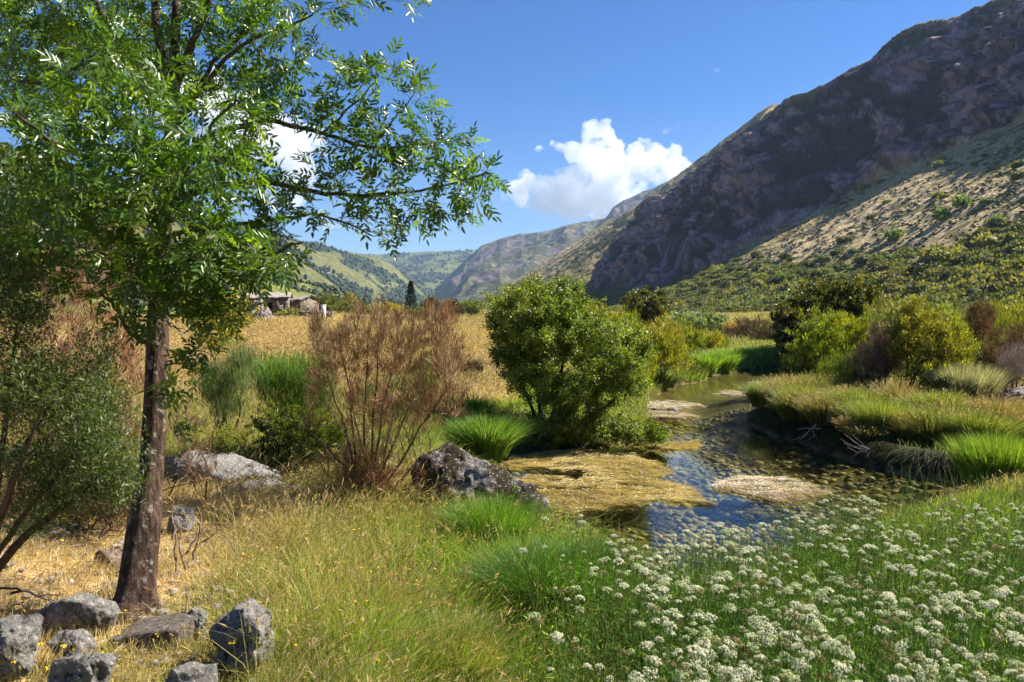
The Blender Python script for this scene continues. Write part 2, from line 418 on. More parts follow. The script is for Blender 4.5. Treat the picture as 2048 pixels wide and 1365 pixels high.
def side_profile(l, v):
    """height of the east valley side at lateral distance l and distance v along the valley"""
    zr = ridge_z(v); LR = LRf(v)
    foot = 66 + 10 * vnoise(v / 90., 0 * v + 3) - 34 * sm(v, 560, 700)
    spur = sm(vnoise(v / 75. + 1.7, l * 0 + 2.2) , -.5, .7)
    cl = LR - 62 + 12 * (spur - .5) + 9 * fbm(v / 26., l / 90., o=2)            # where the talus meets the cliffs
    # flatten the cliffs far down the valley, where the slope runs evenly to the crest
    far = sm(v, 590, 660)
    cliffy = 1 - far * (1 - .3 * sm(v, 1400, 1900))
    hfoot = 0.8
    s_low = .42; z1 = hfoot + s_low * 45                                      # gentle scrub slope at the foot
    t = np.clip((l - foot) / 45., 0, 1)
    zl = hfoot + s_low * 45 * (t ** 1.25)
    l1 = foot + 45
    zt = z1 + (l - l1) * .54                                                  # talus
    ztc = z1 + (cl - l1) * .54
    zc = ztc + (l - cl) * np.maximum((zr - ztc) / np.maximum(LR - cl, 20), .2)
    rough = np.where(l > l1, np.where(l > cl, zc, zt), zl)
    even = hfoot + (zr - hfoot) * sm(np.clip((l - foot) / (LR - foot), 0, 1) * .5 + .0, 0, 1) * 0 + hfoot * 0 + (zr - hfoot) * np.clip((l - foot) / (LR - foot), 0, 1) ** 1.08
    z = mix(even, rough, cliffy)
    z = np.where(l < foot, hfoot - (foot - l) * .01, z)
    z = np.where(l > LR, zr - (l - LR) * .12 - ((l - LR) / 60.) ** 2 * 4, z)
    return z, cl, foot, cliffy
lax = np.concatenate([np.arange(20, 64, 4.), np.arange(64, 110, .7), np.arange(110, 275, .42), np.geomspace(275, 520, 45)])
vax = np.concatenate([np.linspace(-350, 60, 60)[:-1], np.geomspace(60, 2300, 1500)])
Lg, Vg = np.meshgrid(lax, vax, indexing='ij')
Z, CL, FT, CF = side_profile(Lg, Vg)
LR = LRf(Vg)
onslope = sm(Lg, FT + 2, FT + 25)
cm = sm(Lg, CL - 4, CL + 6) * CF * (1 - sm(Lg, LR - 4, LR + 2) * .6)         # cliff mask
edge = np.exp(-((Lg - LR) / 9.) ** 2)
ribs = fbm(Vg / 34., Lg / 160., o=4)
Z = Z + onslope * (1 - cm) * (3.2 * ribs * (1 - edge) + .9 * fbm(Vg / 7., Lg / 9., o=3) + .35 * fbm(Vg / 1.8, Lg / 2.2, o=2))
cr = ridged(Vg / 38. + Lg / 110., Lg / 55., o=5)
blk = ridged(Vg / 11., Lg / 9. + 3, o=3)
Z = Z + cm * (1 - edge * .75) * (11 * (cr - .35) + 1.2 * (blk - .4) + 1.0 * fbm(Vg / 2.2, Lg / 2., o=3))
Z = Z + edge * (1.4 * fbm(Vg / 9., Lg / 30., o=4) + .5 * vnoise(Vg / 2., Lg / 3.))
hz3 = Z * .9; q3 = (Vg, Lg * .6, hz3)
cg = (1 - np.abs(fbm(Vg / 26., hz3 / 20., Lg / 60., o=3)) * 2.4) * 6.5 + (1 - np.abs(fbm(Vg / 9., hz3 / 6.5 + 9, Lg / 20., o=3)) * 2.4) * 4.2 + fbm(Vg / 2.6, hz3 / 2.1, Lg / 4., o=3) * 2.6
cg = cg + 1.6 * np.abs(((hz3 / 7.5 + .8 * fbm(Vg / 20., Lg / 30., o=2) + Vg / 60.) % 1) - .5)
mfac = cm * (1 - edge * .9)
Xg, Yg = lv_xy(Lg - mfac * cg * .8, Vg); Z = Z + mfac * cg * .25
n1 = fbm(Vg / 9., Lg / 30., o=4)[..., None]; n2 = fbm(Vg / 3., Lg / 3.5, o=3)[..., None]; n3 = fbm(Vg / 60., Lg / 60., o=3)[..., None]; nc = fbm(Vg / 8., hz3 / 6., Lg / 20., o=4)[..., None]; nf = fbm(Vg / 2.2, hz3 / 1.8, Lg / 4., o=3)[..., None]
tan = C3(.52, .40, .22); ochre = C3(.42, .33, .14); shr = C3(.075, .082, .025); rock = C3(.20, .165, .15); drk = C3(.075, .06, .055); gsh = C3(.13, .15, .04); vio = C3(.13, .10, .10)
talus = mix(mix(tan, ochre, sm(n3, -.3, .5)), shr, sm(n2 + .5 * n1, .1, .45) * .75)
low = mix(gsh, shr, sm(n1, -.3, .3))
lm = sm(Lg + 22 * fbm(Vg / 45., Lg / 40., o=2) - 20 * sm(Vg, 170, 420), FT + 42, FT + 18)[..., None]
talus = mix(talus, low, lm)
gr = np.gradient(Z, axis=0) / np.gradient(Lg, axis=0)
steep = sm(gr[..., None] + .5 * n2, .75, 1.5)
crk = (1 - np.abs(fbm(Vg / 4.5 + hz3 / 30., hz3 / 11., Lg / 30., o=3)) * 9)[..., None]
cliff = mix(C3(.07, .068, .055), mix(C3(.43, .325, .32), C3(.17, .13, .14), sm(nf, -.3, .35)), sm(nc + .35 * nf + .35 * (cg[..., None] / 8. - .5), -.12, .14))
cliff = mix(cliff, C3(.035, .032, .035), sm(crk, .2, .8) * .8) * C3(.80, .76, .84)
top = sm(Lg, LR - 25, LR)[..., None] * sm(n1, -.4, .2)
cliff = mix(cliff, mix(shr, ochre, sm(n2, .1, .5)), top * .5)
col = mix(talus, cliff, cm[..., None])
mb = MB(); mb.add(np.stack([Xg, Yg, Z], -1), grid_faces(*Xg.shape)[:, ::-1], col.reshape(-1, 3))
tag(mb.build('mountain', mat_hill('heather_talus_and_cliff', .9, 1.0, .9, .5), smooth=True), kind='structure')
def slope_z(l, v):
    """bilinear lookup of the built surface"""
    i = np.clip(np.searchsorted(lax, l) - 1, 0, len(lax) - 2); j = np.clip(np.searchsorted(vax, v) - 1, 0, len(vax) - 2)
    a = (l - lax[i]) / (lax[i + 1] - lax[i]); b = (v - vax[j]) / (vax[j + 1] - vax[j])
    return (Z[i, j] * (1 - a) + Z[i + 1, j] * a) * (1 - b) + (Z[i, j + 1] * (1 - a) + Z[i + 1, j + 1] * a) * b

def hill(name, mat, sky, dr, df, footrow, colfn, nu=420, nv=220, amp=1.0, wl=60, expo=1.0, back=.15):
    """a hillside between a foot line and a ridge line; sky = [(px, row)], dr / df = ridge and foot distance as [(px, m)]"""
    a, b = sky[0][0], sky[-1][0]
    px = np.linspace(a, b, nu); u = (px - W0 / 2) / F
    s = np.array(sky, float); py = np.interp(px, s[:, 0], s[:, 1])
    Dr = np.interp(px, *np.array(dr, float).T); Df = np.interp(px, *np.array(df, float).T)
    fr = np.interp(px, *np.array(footrow, float).T)
    hz_ = lambda row, d: CAMH + (HZ - row) / F * d
    zr = hz_(py, Dr); zf = np.maximum(hz_(fr, Df), -.3)
    t = np.concatenate([np.linspace(-.12, 1, nv), 1 + np.geomspace(.02, 1.2, 18)])
    T, I = np.meshgrid(t, np.arange(nu), indexing='ij')
    D = Df[I] + (Dr[I] - Df[I]) * T
    k = np.clip(T, 0, 1)
    Zh = zf[I] + (zr[I] - zf[I]) * k ** expo
    Zh = np.where(T < 0, zf[I] + T * 60, Zh)
    Zh = np.where(T > 1, zr[I] - (T - 1) * (Dr[I] - Df[I]) * back, Zh)
    X = u[I] * D; Y = D
    msk = sm(T, 0, .25) * (1 - .85 * np.exp(-((T - 1) / .05) ** 2))
    Zh = Zh + msk * amp * (14 * (ridged(X / (wl * 4), Y / (wl * 6), 4) - .4) + 4 * fbm(X / wl, Y / wl, o=4))
    Zh = Zh + amp * .6 * fbm(X / (wl * .2), Y / (wl * .2), o=3) * sm(T, 0, .1)
    c = colfn(X, Y, Zh, T, px[I])
    mb = MB(); mb.add(np.stack([X, Y, Zh], -1), grid_faces(*X.shape)[:, ::-1], c.reshape(-1, 3))
    tag(mb.build(name, mat, smooth=True), kind='structure')
    return X, Y, Zh, T
HILLS = []
def hill_trees():
    mb = MB(); V_, f = ICO1; V_ = nrm(V_)
    for (X, Y, Zh, T), kind, cnt, r0, r1 in HILLS:
        i = R.integers(0, X.shape[0] - 20, cnt * 6); j = R.integers(0, X.shape[1], cnt * 6)
        x, y, z, t = X[i, j], Y[i, j], Zh[i, j], T[i, j]
        a = fbm(x / (150. if kind == 0 else 80. if kind == 1 else 40.), y / (190. if kind == 0 else 130. if kind == 1 else 60.), o=4)
        k = (t > .02) & (t < 1) & (R.random(len(x)) < (.03 + .97 * sm(a, .0, .16)) * (1 if kind < 2 else .5)); x, y, z = x[k][:cnt], y[k][:cnt], z[k][:cnt]; n = len(x)
        x = x + R.normal(size=n) * 3; r = R.uniform(r0, r1, n)
        q = V_[None] * r[:, None, None] * C3(1, 1, 1.25) * (1 + .25 * R.normal(size=(n, len(V_), 1)).clip(-1, 1)) + np.stack([x, y, z + r * .5], 1)[:, None]
        mb.add(q.reshape(-1, 3), (f[None] + (np.arange(n) * len(V_))[:, None, None]).reshape(-1, 3), np.repeat(colvar(n, (.045, .065, .028), .3, (.09, .105, .035), .3), len(V_), 0))
    tag(mb.build('hillside_woods', M_FAR), 'dark woods and bushes dotted over the distant hills', 'woods', kind='stuff')
def far_col(X, Y, Zh, T, px):
    a = fbm(X / 150., Y / 190., o=4)[..., None]; b = fbm(X / 26., Y / 34., o=4)[..., None]
    g = mix(C3(.115, .13, .032), C3(.065, .088, .028), sm(b, -.3, .3)); f = C3(.02, .036, .02); y = C3(.19, .165, .045)
    c = mix(g, y, sm(b + .3 * a, .1, .55) * .7)
    return mix(c, f, sm(a, .02, .22) * .92)
def left_col(X, Y, Zh, T, px):
    a = fbm(X / 80., Y / 130., o=4)[..., None]; b = fbm(X / 13., Y / 19., o=4)[..., None]
    g = mix(C3(.12, .12, .035), C3(.06, .075, .022), sm(b, -.25, .3))
    c = mix(g, C3(.20, .165, .05), sm(b - .4 * a, .15, .5) * .6)
    c = mix(c, C3(.02, .035, .018), sm(a, .0, .2) * .9)
    r = np.exp(-((T - .42 - .03 * np.sin(px / 30.)) / .008) ** 2)[..., None] * (px[..., None] > 560)
    return mix(c, C3(.30, .25, .17), r * (.25 + .45 * sm(a, -.3, .2)))
def green_col(X, Y, Zh, T, px):
    b = fbm(X / 7., Y / 12., o=4)[..., None]; a = fbm(X / 40., Y / 60., o=3)[..., None]
    g = mix(C3(.15, .165, .035), C3(.075, .10, .022), sm(b + .3 * a, -.25, .2))
    return mix(g, C3(.035, .05, .018), sm(b, .22, .36) * .85)
def rocky_col(X, Y, Zh, T, px):
    b = fbm(X / 22., Y / 34., o=4)[..., None]; a = fbm(X / 90., Y / 60., o=4)[..., None]
    g = mix(C3(.12, .11, .05), C3(.055, .062, .027), sm(b, -.3, .3)); r = mix(C3(.16, .125, .12), C3(.06, .05, .055), sm(b, -.2, .3))
    return mix(g, r, sm(a + .5 * (T[..., None] - .55), .0, .22))
MH = mat_hill('hill_scrub', .07, .7, 5.)
HILLS.append((hill('hills', MH, [(640, 505), (700, 508), (760, 510), (800, 507), (850, 503), (900, 502), (950, 503), (1020, 520)], [(640, 4200), (1020, 4200)],
     [(640, 2600), (1020, 2600)], [(640, 590), (1020, 600)], far_col, 260, 160, 3.0, 130), 0, 2600, 4, 8))
HILLS.append((hill('hills', MH, [(-500, 120), (-200, 220), (0, 290), (200, 360), (350, 410), (430, 438), (500, 452), (560, 470), (620, 488), (680, 500), (740, 512), (790, 532), (830, 560), (860, 592)],
     [(-500, 700), (200, 1000), (600, 1900), (860, 2500)], [(-500, 240), (200, 330), (600, 900), (860, 1900)], [(-500, 600), (500, 600), (860, 612)], left_col, 520, 260, 1.5, 60), 1, 3200, 2.2, 4.6))
HILLS.append((hill('hills', MH, [(-200, 440), (100, 480), (300, 510), (430, 532), (520, 548), (600, 565), (680, 585), (760, 602), (840, 611)], [(-200, 300), (400, 420), (840, 900)],
     [(-200, 150), (400, 190), (840, 420)], [(-200, 628), (840, 622)], green_col, 420, 160, .35, 20), 2, 3000, 0.8, 2))
hill('hills', MH, [(850, 600), (870, 582), (900, 548), (940, 512), (975, 490), (1000, 480), (1040, 472), (1080, 465), (1105, 460), (1125, 452), (1160, 444), (1210, 436), (1225, 415), (1245, 402), (1300, 380), (1400, 330), (1600, 250)],
     [(850, 2900), (1600, 2900)], [(850, 2000), (1000, 1500), (1600, 1500)], [(850, 606), (1600, 612)], rocky_col, 460, 220, 3.2, 70)

# ------------------------------------------------------------------ plant kit
def tubes(mb, L, Rr, S, col):
    """N polylines of K points (N,K,3), radii (N,K), S sides"""
    N, K, _ = L.shape
    if N == 0: return
    T = np.empty_like(L); T[:, 1:-1] = L[:, 2:] - L[:, :-2]; T[:, 0] = L[:, 1] - L[:, 0]; T[:, -1] = L[:, -1] - L[:, -2]
    T = nrm(T)
    ref = np.where(np.abs(T[:, :1, 2:3]) > .8, C3(1, 0, 0), C3(0, 0, 1)) + 0 * T
    A = nrm(np.cross(T, ref)); B = np.cross(T, A)
    th = np.arange(S) / S * 2 * math.pi
    V = L[:, :, None] + Rr[:, :, None, None] * (A[:, :, None] * np.cos(th)[None, None, :, None] + B[:, :, None] * np.sin(th)[None, None, :, None])
    n = np.arange(N)[:, None, None] * K * S; k = np.arange(K - 1)[None, :, None] * S; q = np.arange(S)[None, None]; q2 = (q + 1) % S
    f = np.stack([n + k + q, n + k + q2, n + k + S + q2, n + k + S + q], -1).reshape(-1, 4)
    c = np.asarray(col, float)
    if c.ndim == 2: c = np.repeat(c, K * S, 0)
    mb.add(V.reshape(-1, 3), f, c)
def leaves(mb, pos, d, nor, ln, wd, col, fold=.25, kind=4, droop=0.0):
    """blade-shaped leaves. kind 4: diamond folded along the midrib, 6: lens"""
    N = len(pos); d = nrm(d); sd = nrm(np.cross(d, nor)); up = np.cross(sd, d)
    ln = np.broadcast_to(ln, N)[:, None]; wd = np.broadcast_to(wd, N)[:, None] * .5
    if kind == 4:
        m = pos + d * ln * .45; V = np.stack([pos, m + sd * wd + up * wd * fold, pos + d * ln - up * ln * droop, m - sd * wd + up * wd * fold], 1)
        i = np.arange(N)[:, None] * 4
        f = np.concatenate([i + [0, 1, 2], i + [0, 2, 3]]); q = 4
    else:
        a = pos + d * ln * .3; b = pos + d * ln * .68 - up * ln * droop * .4; tip = pos + d * ln - up * ln * droop
        V = np.stack([pos, a + sd * wd + up * wd * fold, b + sd * wd * .75 + up * wd * fold * .75, tip,
                      b - sd * wd * .75 + up * wd * fold * .75, a - sd * wd + up * wd * fold], 1)
        i = np.arange(N)[:, None] * 6
        f = np.concatenate([i + [0, 1, 2, 3], i + [0, 3, 4, 5]]); q = 6
    c = np.asarray(col, float)
    if c.ndim == 1: c = np.broadcast_to(c, (N, 3))
    mb.add(V.reshape(-1, 3), f, np.repeat(c, q, 0))
def resample(pts, n):
    pts = np.asarray(pts, float); d = np.r_[0, np.cumsum(np.linalg.norm(np.diff(pts, axis=0), axis=1))]
    t = np.linspace(0, d[-1], n)
    out = np.stack([np.interp(t, d, pts[:, k]) for k in range(3)], 1)
    for _ in range(2): out[1:-1] = (out[:-2] + out[2:] + 2 * out[1:-1]) / 4
    return out
def grow(stems, targets, K=6, rmax=.012, rmin=.0015, up=.15, jit=.12, rng=None, rk=.012):
    """connect every target to the nearest point of the growing skeleton with a curved twig"""
    rng = rng or R
    ns = [s_[0] for s_ in stems]; N0 = sum(len(a) for a in ns); M = len(targets)
    nodes = np.zeros((N0 + M * (K - 2), 3)); dirs = np.zeros_like(nodes); rad = np.zeros(len(nodes))
    i = 0
    for pts, rr in stems:
        k = len(pts); nodes[i:i + k] = pts; dd = np.gradient(pts, axis=0); dirs[i:i + k] = nrm(dd); rad[i:i + k] = rr; i += k
    d0 = np.full(M, 1e9)
    for a in range(0, N0, 64):
        d0 = np.minimum(d0, np.linalg.norm(targets[:, None] - nodes[None, a:min(a + 64, N0)], axis=2).min(1))
    L = np.zeros((M, K, 3)); Q = np.zeros((M, K)); t = np.linspace(0, 1, K)[:, None]
    for m, k in enumerate(np.argsort(d0)):
        tg = targets[k]; d = np.linalg.norm(nodes[:i] - tg, axis=1)
        v = (tg - nodes[:i]) / np.maximum(d[:, None], 1e-6)
        j = np.argmin(d * (1.25 - .35 * (v * dirs[:i]).sum(1)))
        p0 = nodes[j]; ln = d[j]; dj = dirs[j]
        c1 = p0 + (dj + rng.normal(size=3) * jit) * ln * .35; c2 = tg - ((tg - p0) / max(ln, 1e-6) * .5 + C3(0, 0, up)) * ln * .35 + rng.normal(size=3) * jit * ln * .5
        c = p0 * (1 - t)**3 + 3 * c1 * t * (1 - t)**2 + 3 * c2 * t * t * (1 - t) + tg * t**3
        r0 = min(rad[j] * .75, rmax, rmin + ln * rk)
        L[m] = c; q = np.linspace(r0, max(rmin * .6, r0 * .25), K); Q[m] = q
        nodes[i:i + K - 2] = c[1:-1]; dirs[i:i + K - 2] = nrm(np.gradient(c, axis=0))[1:-1]; rad[i:i + K - 2] = q[1:-1]; i += K - 2
    return L, Q
def along(L, n, u0=.35, u1=1.0, rng=None):
    """n points per twig: position, tangent, index"""
    rng = rng or R
    N, K, _ = L.shape; idx = np.repeat(np.arange(N), n); u = rng.uniform(u0, u1, N * n) * (K - 1)
    a = np.minimum(u.astype(int), K - 2); f = (u - a)[:, None]
    p0 = L[idx, a]; p1 = L[idx, a + 1]
    return p0 * (1 - f) + p1 * f, nrm(p1 - p0), idx
def blobs(spec, rng=None):
    """points in ellipsoids given as (px, py, rx, ry, distance, half depth, count)"""
    rng = rng or R; out = []
    for px, py, rx, ry, d, dd, n in spec:
        v = rv(n, rng) * (rng.random((n, 1)) ** (1 / 2.2))
        v = np.where(rng.random((n, 1)) < .09, nrm(v + C3(0, 0, .35)) * rng.uniform(1.0, 1.3, (n, 1)), v)
        dist = d + v[:, 1] * dd
        out.append(P(px + v[:, 0] * rx, py - v[:, 2] * ry, dist))
    return np.concatenate(out)
def stemline(pix, d0, d1=None, n=14, r=(.02, .008), wob=.0):
    """a stem through pixel points at distance d0..d1"""
    d1 = d0 if d1 is None else d1; k = len(pix); ds = np.linspace(d0, d1, k)
    pts = np.array([P(a, b, c) for (a, b), c in zip(pix, ds)])
    pts = resample(pts, n)
    if wob: pts[1:] += np.cumsum(R.normal(size=(n - 1, 3)) * wob, 0)
    return pts, np.linspace(r[0], r[1], n)
def stem_mesh(stems, tw=None, S=8, ST=4, col=(.12, .09, .06), tcol=None):
    mb = MB()
    for pts, rr in stems: tubes(mb, pts[None], np.asarray(rr)[None], S, col)
    if tw is not None: tubes(mb, tw[0], tw[1], ST, tcol if tcol is not None else col)
    return mb
def colvar(n, base, var=.25, alt=None, p=.3, rng=None):
    rng = rng or R
    c = np.broadcast_to(C3(*base), (n, 3)) * (1 + rng.uniform(-var, var, (n, 1)))
    if alt is not None: c = np.where(rng.random((n, 1)) < p, C3(*alt) * (1 + rng.uniform(-var, var, (n, 1))), c)
    return c

def shrub(name, label, cat, base, spec, nstem=6, stems=None, leaf=(.04, .02), per=20, col=(.08, .12, .02), alt=None, altp=.25, var=.3,
          K=5, wood=(.10, .075, .05), mat=None, kind=4, up=.5, outw=.6, sr=.02, group=None, spread=.35, u0=.25, top=None, foliage='foliage', tw_r=.0015, jit=.12, jl=None, fold=.3):
    """a shrub or small tree: woody stems, twigs grown to targets, leaves along the twigs"""
    base = np.asarray(base, float)
    T = blobs(spec); T = T[T[:, 2] > max(base[2], 0) + .03]
    cen = T.mean(0); h = T[:, 2].max() - base[2]
    if stems is None:
        stems = []
        for i in range(nstem):
            tg = T[R.integers(len(T))]; tg = base + (tg - base) * R.uniform(.5, .75)
            st = base + np.append(R.normal(size=2) * spread * .25, -.05)
            mid = (st + tg) / 2 + C3(0, 0, .12 * h) + R.normal(size=3) * .05 * h
            pts = resample(np.array([st, (st + mid) / 2, mid, tg]), 9)
            stems.append((pts, np.linspace(sr, sr * .35, 9)))
    L, Q = grow(stems, T, K=K, rmax=sr * .5, rmin=tw_r, up=up * .5, jit=jit)
    root = empty(name, base, label, cat, group)
    wm = stem_mesh(stems, (L, Q), S=7, ST=3, col=wood)
    wm.build('trunk' if cat in ('tree',) else 'branches', M_WOOD, root, origin=base, smooth=True)
    p, tg, idx = along(L, per, u0)
    n = len(p)
    sz = R.uniform(.65, 1.25, n)
    jl = (1.6 * leaf[0]) if jl is None else jl
    p = p + rv(n) * (R.random((n, 1)) * jl)
    d = nrm(tg * .5 + rv(n) * outw + C3(0, 0, up)); nor = nrm(rv(n) * .8 + C3(0, 0, .6))
    c = colvar(n, col, var, alt, altp)
    # clumps of slightly different foliage
    cn = fbm(p[:, 0] * 2.2, p[:, 1] * 2.2, p[:, 2] * 2.2, o=2)[:, None]
    c = c * (1 + .5 * cn) * (1 + .25 * fbm(p[:, 0] * .9 + 4, p[:, 1] * .9, p[:, 2] * .9, o=2)[:, None] * C3(1.2, .4, 0))
    if top is not None:
        hh = sm((p[:, 2] - base[2]) / h + .25 * cn[:, 0], .5, .98)[:, None] * (R.random((n, 1)) < .8)
        c = mix(c, colvar(n, top, .25), hh * .85)
    mb = MB(); leaves(mb, p, d, nor, leaf[0] * sz, leaf[1] * sz, c, kind=kind, fold=fold)
    mb.build(foliage, mat or M_LEAF, root, origin=base)
    return root

# ------------------------------------------------------------------ ash tree beside the camera
def rp(n): return [(0, 0)] * n
TB = onG(265, 1238); TD = TB[1]
trunk_px = [(262, 1262, 56), (266, 1235, 43), (273, 1180, 38.5), (281, 1100, 36.5), (292, 1020, 34), (299, 960, 28), (306, 890, 26.5), (311, 800, 25.5), (314, 720, 25), (316, 640, 24), (320, 560, 22),
            (328, 450, 19), (338, 340, 17), (344, 240, 15), (347, 160, 13.5), (351, 60, 11.5), (356, -40, 9.5), (362, -160, 7)]
tp = np.array([P(a, b, TD + .05 * k) for k, (a, b, r_) in enumerate(trunk_px)])
tr_ = np.array([.93 * r_ / F * TD for a, b, r_ in trunk_px])
NT = 150; tline = resample(tp, NT); dd = np.r_[0, np.cumsum(np.linalg.norm(np.diff(tp, axis=0), axis=1))]
trad = np.interp(np.linspace(0, dd[-1], NT), dd, tr_)
def limb(pix, d0, d1, r0, r1, n=26, wob=.006):
    pts, rr = stemline(pix, d0, d1, n, (r0, r1), wob); return pts, rr
limbs = [
    limb([(343, 200), (330, 120), (324, 40), (322, -60), (318, -160)], 4.9, 5.1, .032, .018),
    limb([(348, 180), (372, 110), (400, 50), (430, -20), (470, -110)], 4.9, 4.8, .026, .012),
    limb([(346, 260), (400, 200), (470, 120), (560, 70), (640, 30)], 4.9, 4.6, .018, .005),
    limb([(346, 250), (430, 130), (500, 60), (560, 0), (620, -60)], 4.9, 5.0, .016, .006),
    limb([(340, 330), (430, 270), (540, 240), (640, 270), (720, 300), (800, 300), (880, 290)], 4.8, 4.5, .022, .005),
    limb([(335, 400), (430, 370), (540, 350), (630, 380), (700, 392), (800, 388), (900, 370), (985, 345)], 4.8, 4.3, .022, .004),
    limb([(640, 270), (690, 230), (740, 190), (775, 140)], 4.6, 4.5, .008, .003, 14),
    limb([(740, 300), (790, 250), (835, 190)], 4.6, 4.5, .007, .003, 14),
    limb([(325, 480), (400, 450), (500, 440), (580, 430), (650, 420), (700, 440), (770, 470)], 4.7, 4.4, .016, .004),
    limb([(325, 520), (400, 520), (480, 540), (560, 520), (610, 500)], 4.7, 3.8, .014, .004),
    limb([(320, 560), (380, 590), (430, 600), (480, 640)], 4.6, 4.2, .01, .004, 14),
    limb([(340, 330), (270, 260), (180, 210), (80, 170), (-20, 150)], 4.8, 4.9, .024, .008),
    limb([(346, 210), (290, 140), (230, 70), (205, 0), (190, -90)], 4.9, 5.6, .026, .016),
    limb([(330, 420), (260, 380), (160, 360), (60, 350), (-60, 330)], 4.7, 4.0, .02, .006),
    limb([(325, 500), (240, 470), (140, 460), (40, 470), (-60, 480)], 4.7, 4.0, .018, .006),
    limb([(316, 690), (285, 675), (255, 650), (240, 610), (200, 570)], 4.4, 4.1, .016, .005, 16),
    limb([(335, 400), (300, 300), (260, 210), (225, 140), (215, 100)], 4.7, 3.3, .018, .004),
    limb([(335, 380), (380, 300), (430, 230), (470, 190)], 4.7, 3.4, .016, .004, 18),
    limb([(338, 360), (230, 330), (100, 290), (10, 220)], 4.7, 3.4, .018, .005),
    limb([(330, 730), (360, 720), (390, 700), (415, 720)], 4.35, 4.2, .006, .002, 10),
]
ASH = [
    (120, 300, 170, 130, 3.7, .6, 70), (330, 300, 160, 120, 3.7, .6, 90), (60, 420, 130, 110, 3.9, .6, 55), (210, 430, 150, 100, 3.9, .6, 70), (380, 420, 130, 110, 4.0, .6, 75),
    (470, 300, 90, 100, 4.1, .5, 40), (250, 540, 150, 80, 4.1, .5, 55), (420, 540, 110, 75, 4.0, .5, 50), (560, 520, 70, 45, 3.9, .3, 22), (90, 540, 110, 50, 4.0, .4, 26),
    (330, 620, 110, 50, 4.1, .35, 26), (440, 620, 70, 45, 4.1, .3, 14), (230, 180, 120, 90, 3.4, .4, 34), (215, 120, 50, 50, 3.3, .2, 9),
    (90, 170, 150, 120, 4.9, .8, 80), (60, 60, 130, 80, 5.2, .6, 60), (200, 60, 110, 90, 5.1, .6, 50), (130, -30, 180, 60, 5.1, .6, 40),
    (430, 130, 130, 110, 4.9, .5, 60), (430, 30, 140, 70, 4.9, .5, 50), (560, 70, 100, 60, 4.7, .4, 36), (630, 25, 55, 35, 4.6, .2, 12), (520, -10, 120, 40, 4.9, .4, 20), (330, -20, 120, 60, 5.0, .5, 30),
    (310, 130, 90, 80, 5.0, .6, 26), (500, 200, 80, 70, 4.7, .4, 28), (570, 150, 40, 30, 4.7, .2, 8),
    (600, 215, 60, 40, 4.5, .3, 20), (700, 160, 55, 40, 4.5, .25, 22), (772, 138, 38, 30, 4.5, .2, 13), (835, 190, 38, 48, 4.4, .2, 16), (680, 235, 60, 40, 4.5, .25, 20), (750, 250, 60, 40, 4.5, .25, 20),
    (845, 285, 50, 30, 4.4, .2, 14), (910, 280, 35, 28, 4.4, .15, 10), (800, 325, 80, 35, 4.4, .25, 26), (900, 345, 60, 35, 4.35, .2, 18), (970, 345, 38, 30, 4.3, .15, 12), (920, 405, 55, 32, 4.35, .2, 17),
    (700, 300, 60, 28, 4.5, .2, 12), (655, 340, 60, 30, 4.5, .2, 12), (690, 370, 70, 30, 4.5, .2, 14), (770, 400, 80, 40, 4.4, .2, 22), (850, 430, 60, 25, 4.4, .2, 14), (780, 455, 45, 25, 4.4, .15, 8), (690, 430, 60, 25, 4.4, .15, 10),
    (600, 420, 60, 40, 4.4, .2, 14), (570, 380, 50, 40, 4.4, .2, 10), (540, 440, 60, 50, 4.3, .3, 18), (500, 500, 60, 40, 4.1, .3, 14),
    (720, 3, 45, 14, 4.7, .2, 6), (840, -8, 40, 12, 4.7, .2, 4), (395, 715, 35, 40, 4.15, .12, 10), (350, 770, 22, 50, 4.15, .1, 5), (350, 860, 18, 10, 4.15, .1, 2),
    (80, 120, 160, 140, 5.8, .6, 90), (250, 90, 120, 100, 5.8, .5, 50), (-120, 300, 120, 250, 4.2, .8, 50), (330, -200, 300, 120, 4.9, .8, 60), (-100, 50, 120, 120, 5.0, .8, 30)]
AT = blobs(ASH)
stems = [(tline[10:], trad[10:])] + limbs
L, Q = grow(stems, AT, K=6, rmax=.008, rmin=.0016, up=-.1, jit=.18)
ash = empty('ash_tree', TB, 'slender ash tree with leafy spreading crown and brown lichen-flecked trunk', 'tree')
# trunk: a ringed surface with ridged bark
S = 40; th = np.linspace(0, 2 * math.pi, S, endpoint=False); zz = np.linspace(0, dd[-1], NT)
RR = trad[:, None] * (1 + .05 * fbm(np.cos(th)[None] * 2 + 7, np.sin(th)[None] * 2, zz[:, None] * 1.6, o=3) + .05 * ridged(th[None] * 3.2 + .6 * vnoise(zz * 2, zz * 0)[:, None], zz[:, None] * 3, o=2))
flare = np.exp(-zz / .2)[:, None]; RR = RR * (1 + flare * (.34 + .36 * np.cos(th * 4 + 1 + .5 * np.sin(th * 2))[None]))
TV = tline[:, None] + RR[..., None] * np.stack([np.cos(th), np.sin(th), 0 * th], -1)[None]
i = np.arange(NT - 1)[:, None] * S; q = np.arange(S)[None]; f = np.stack([i + q, i + (q + 1) % S, i + S + (q + 1) % S, i + S + q], -1).reshape(-1, 4)
mb = MB(); mb.add(TV, f, C3(.1, .07, .05)); mb.build('trunk', M_BARK, ash, origin=TB, smooth=True)
mb = MB()
for pts, rr in limbs: tubes(mb, pts[None], rr[None], 9, C3(.085, .065, .05))
tubes(mb, L, Q, 4, C3(.10, .09, .045))
mb.build('branches', M_WOOD, ash, origin=TB, smooth=True)
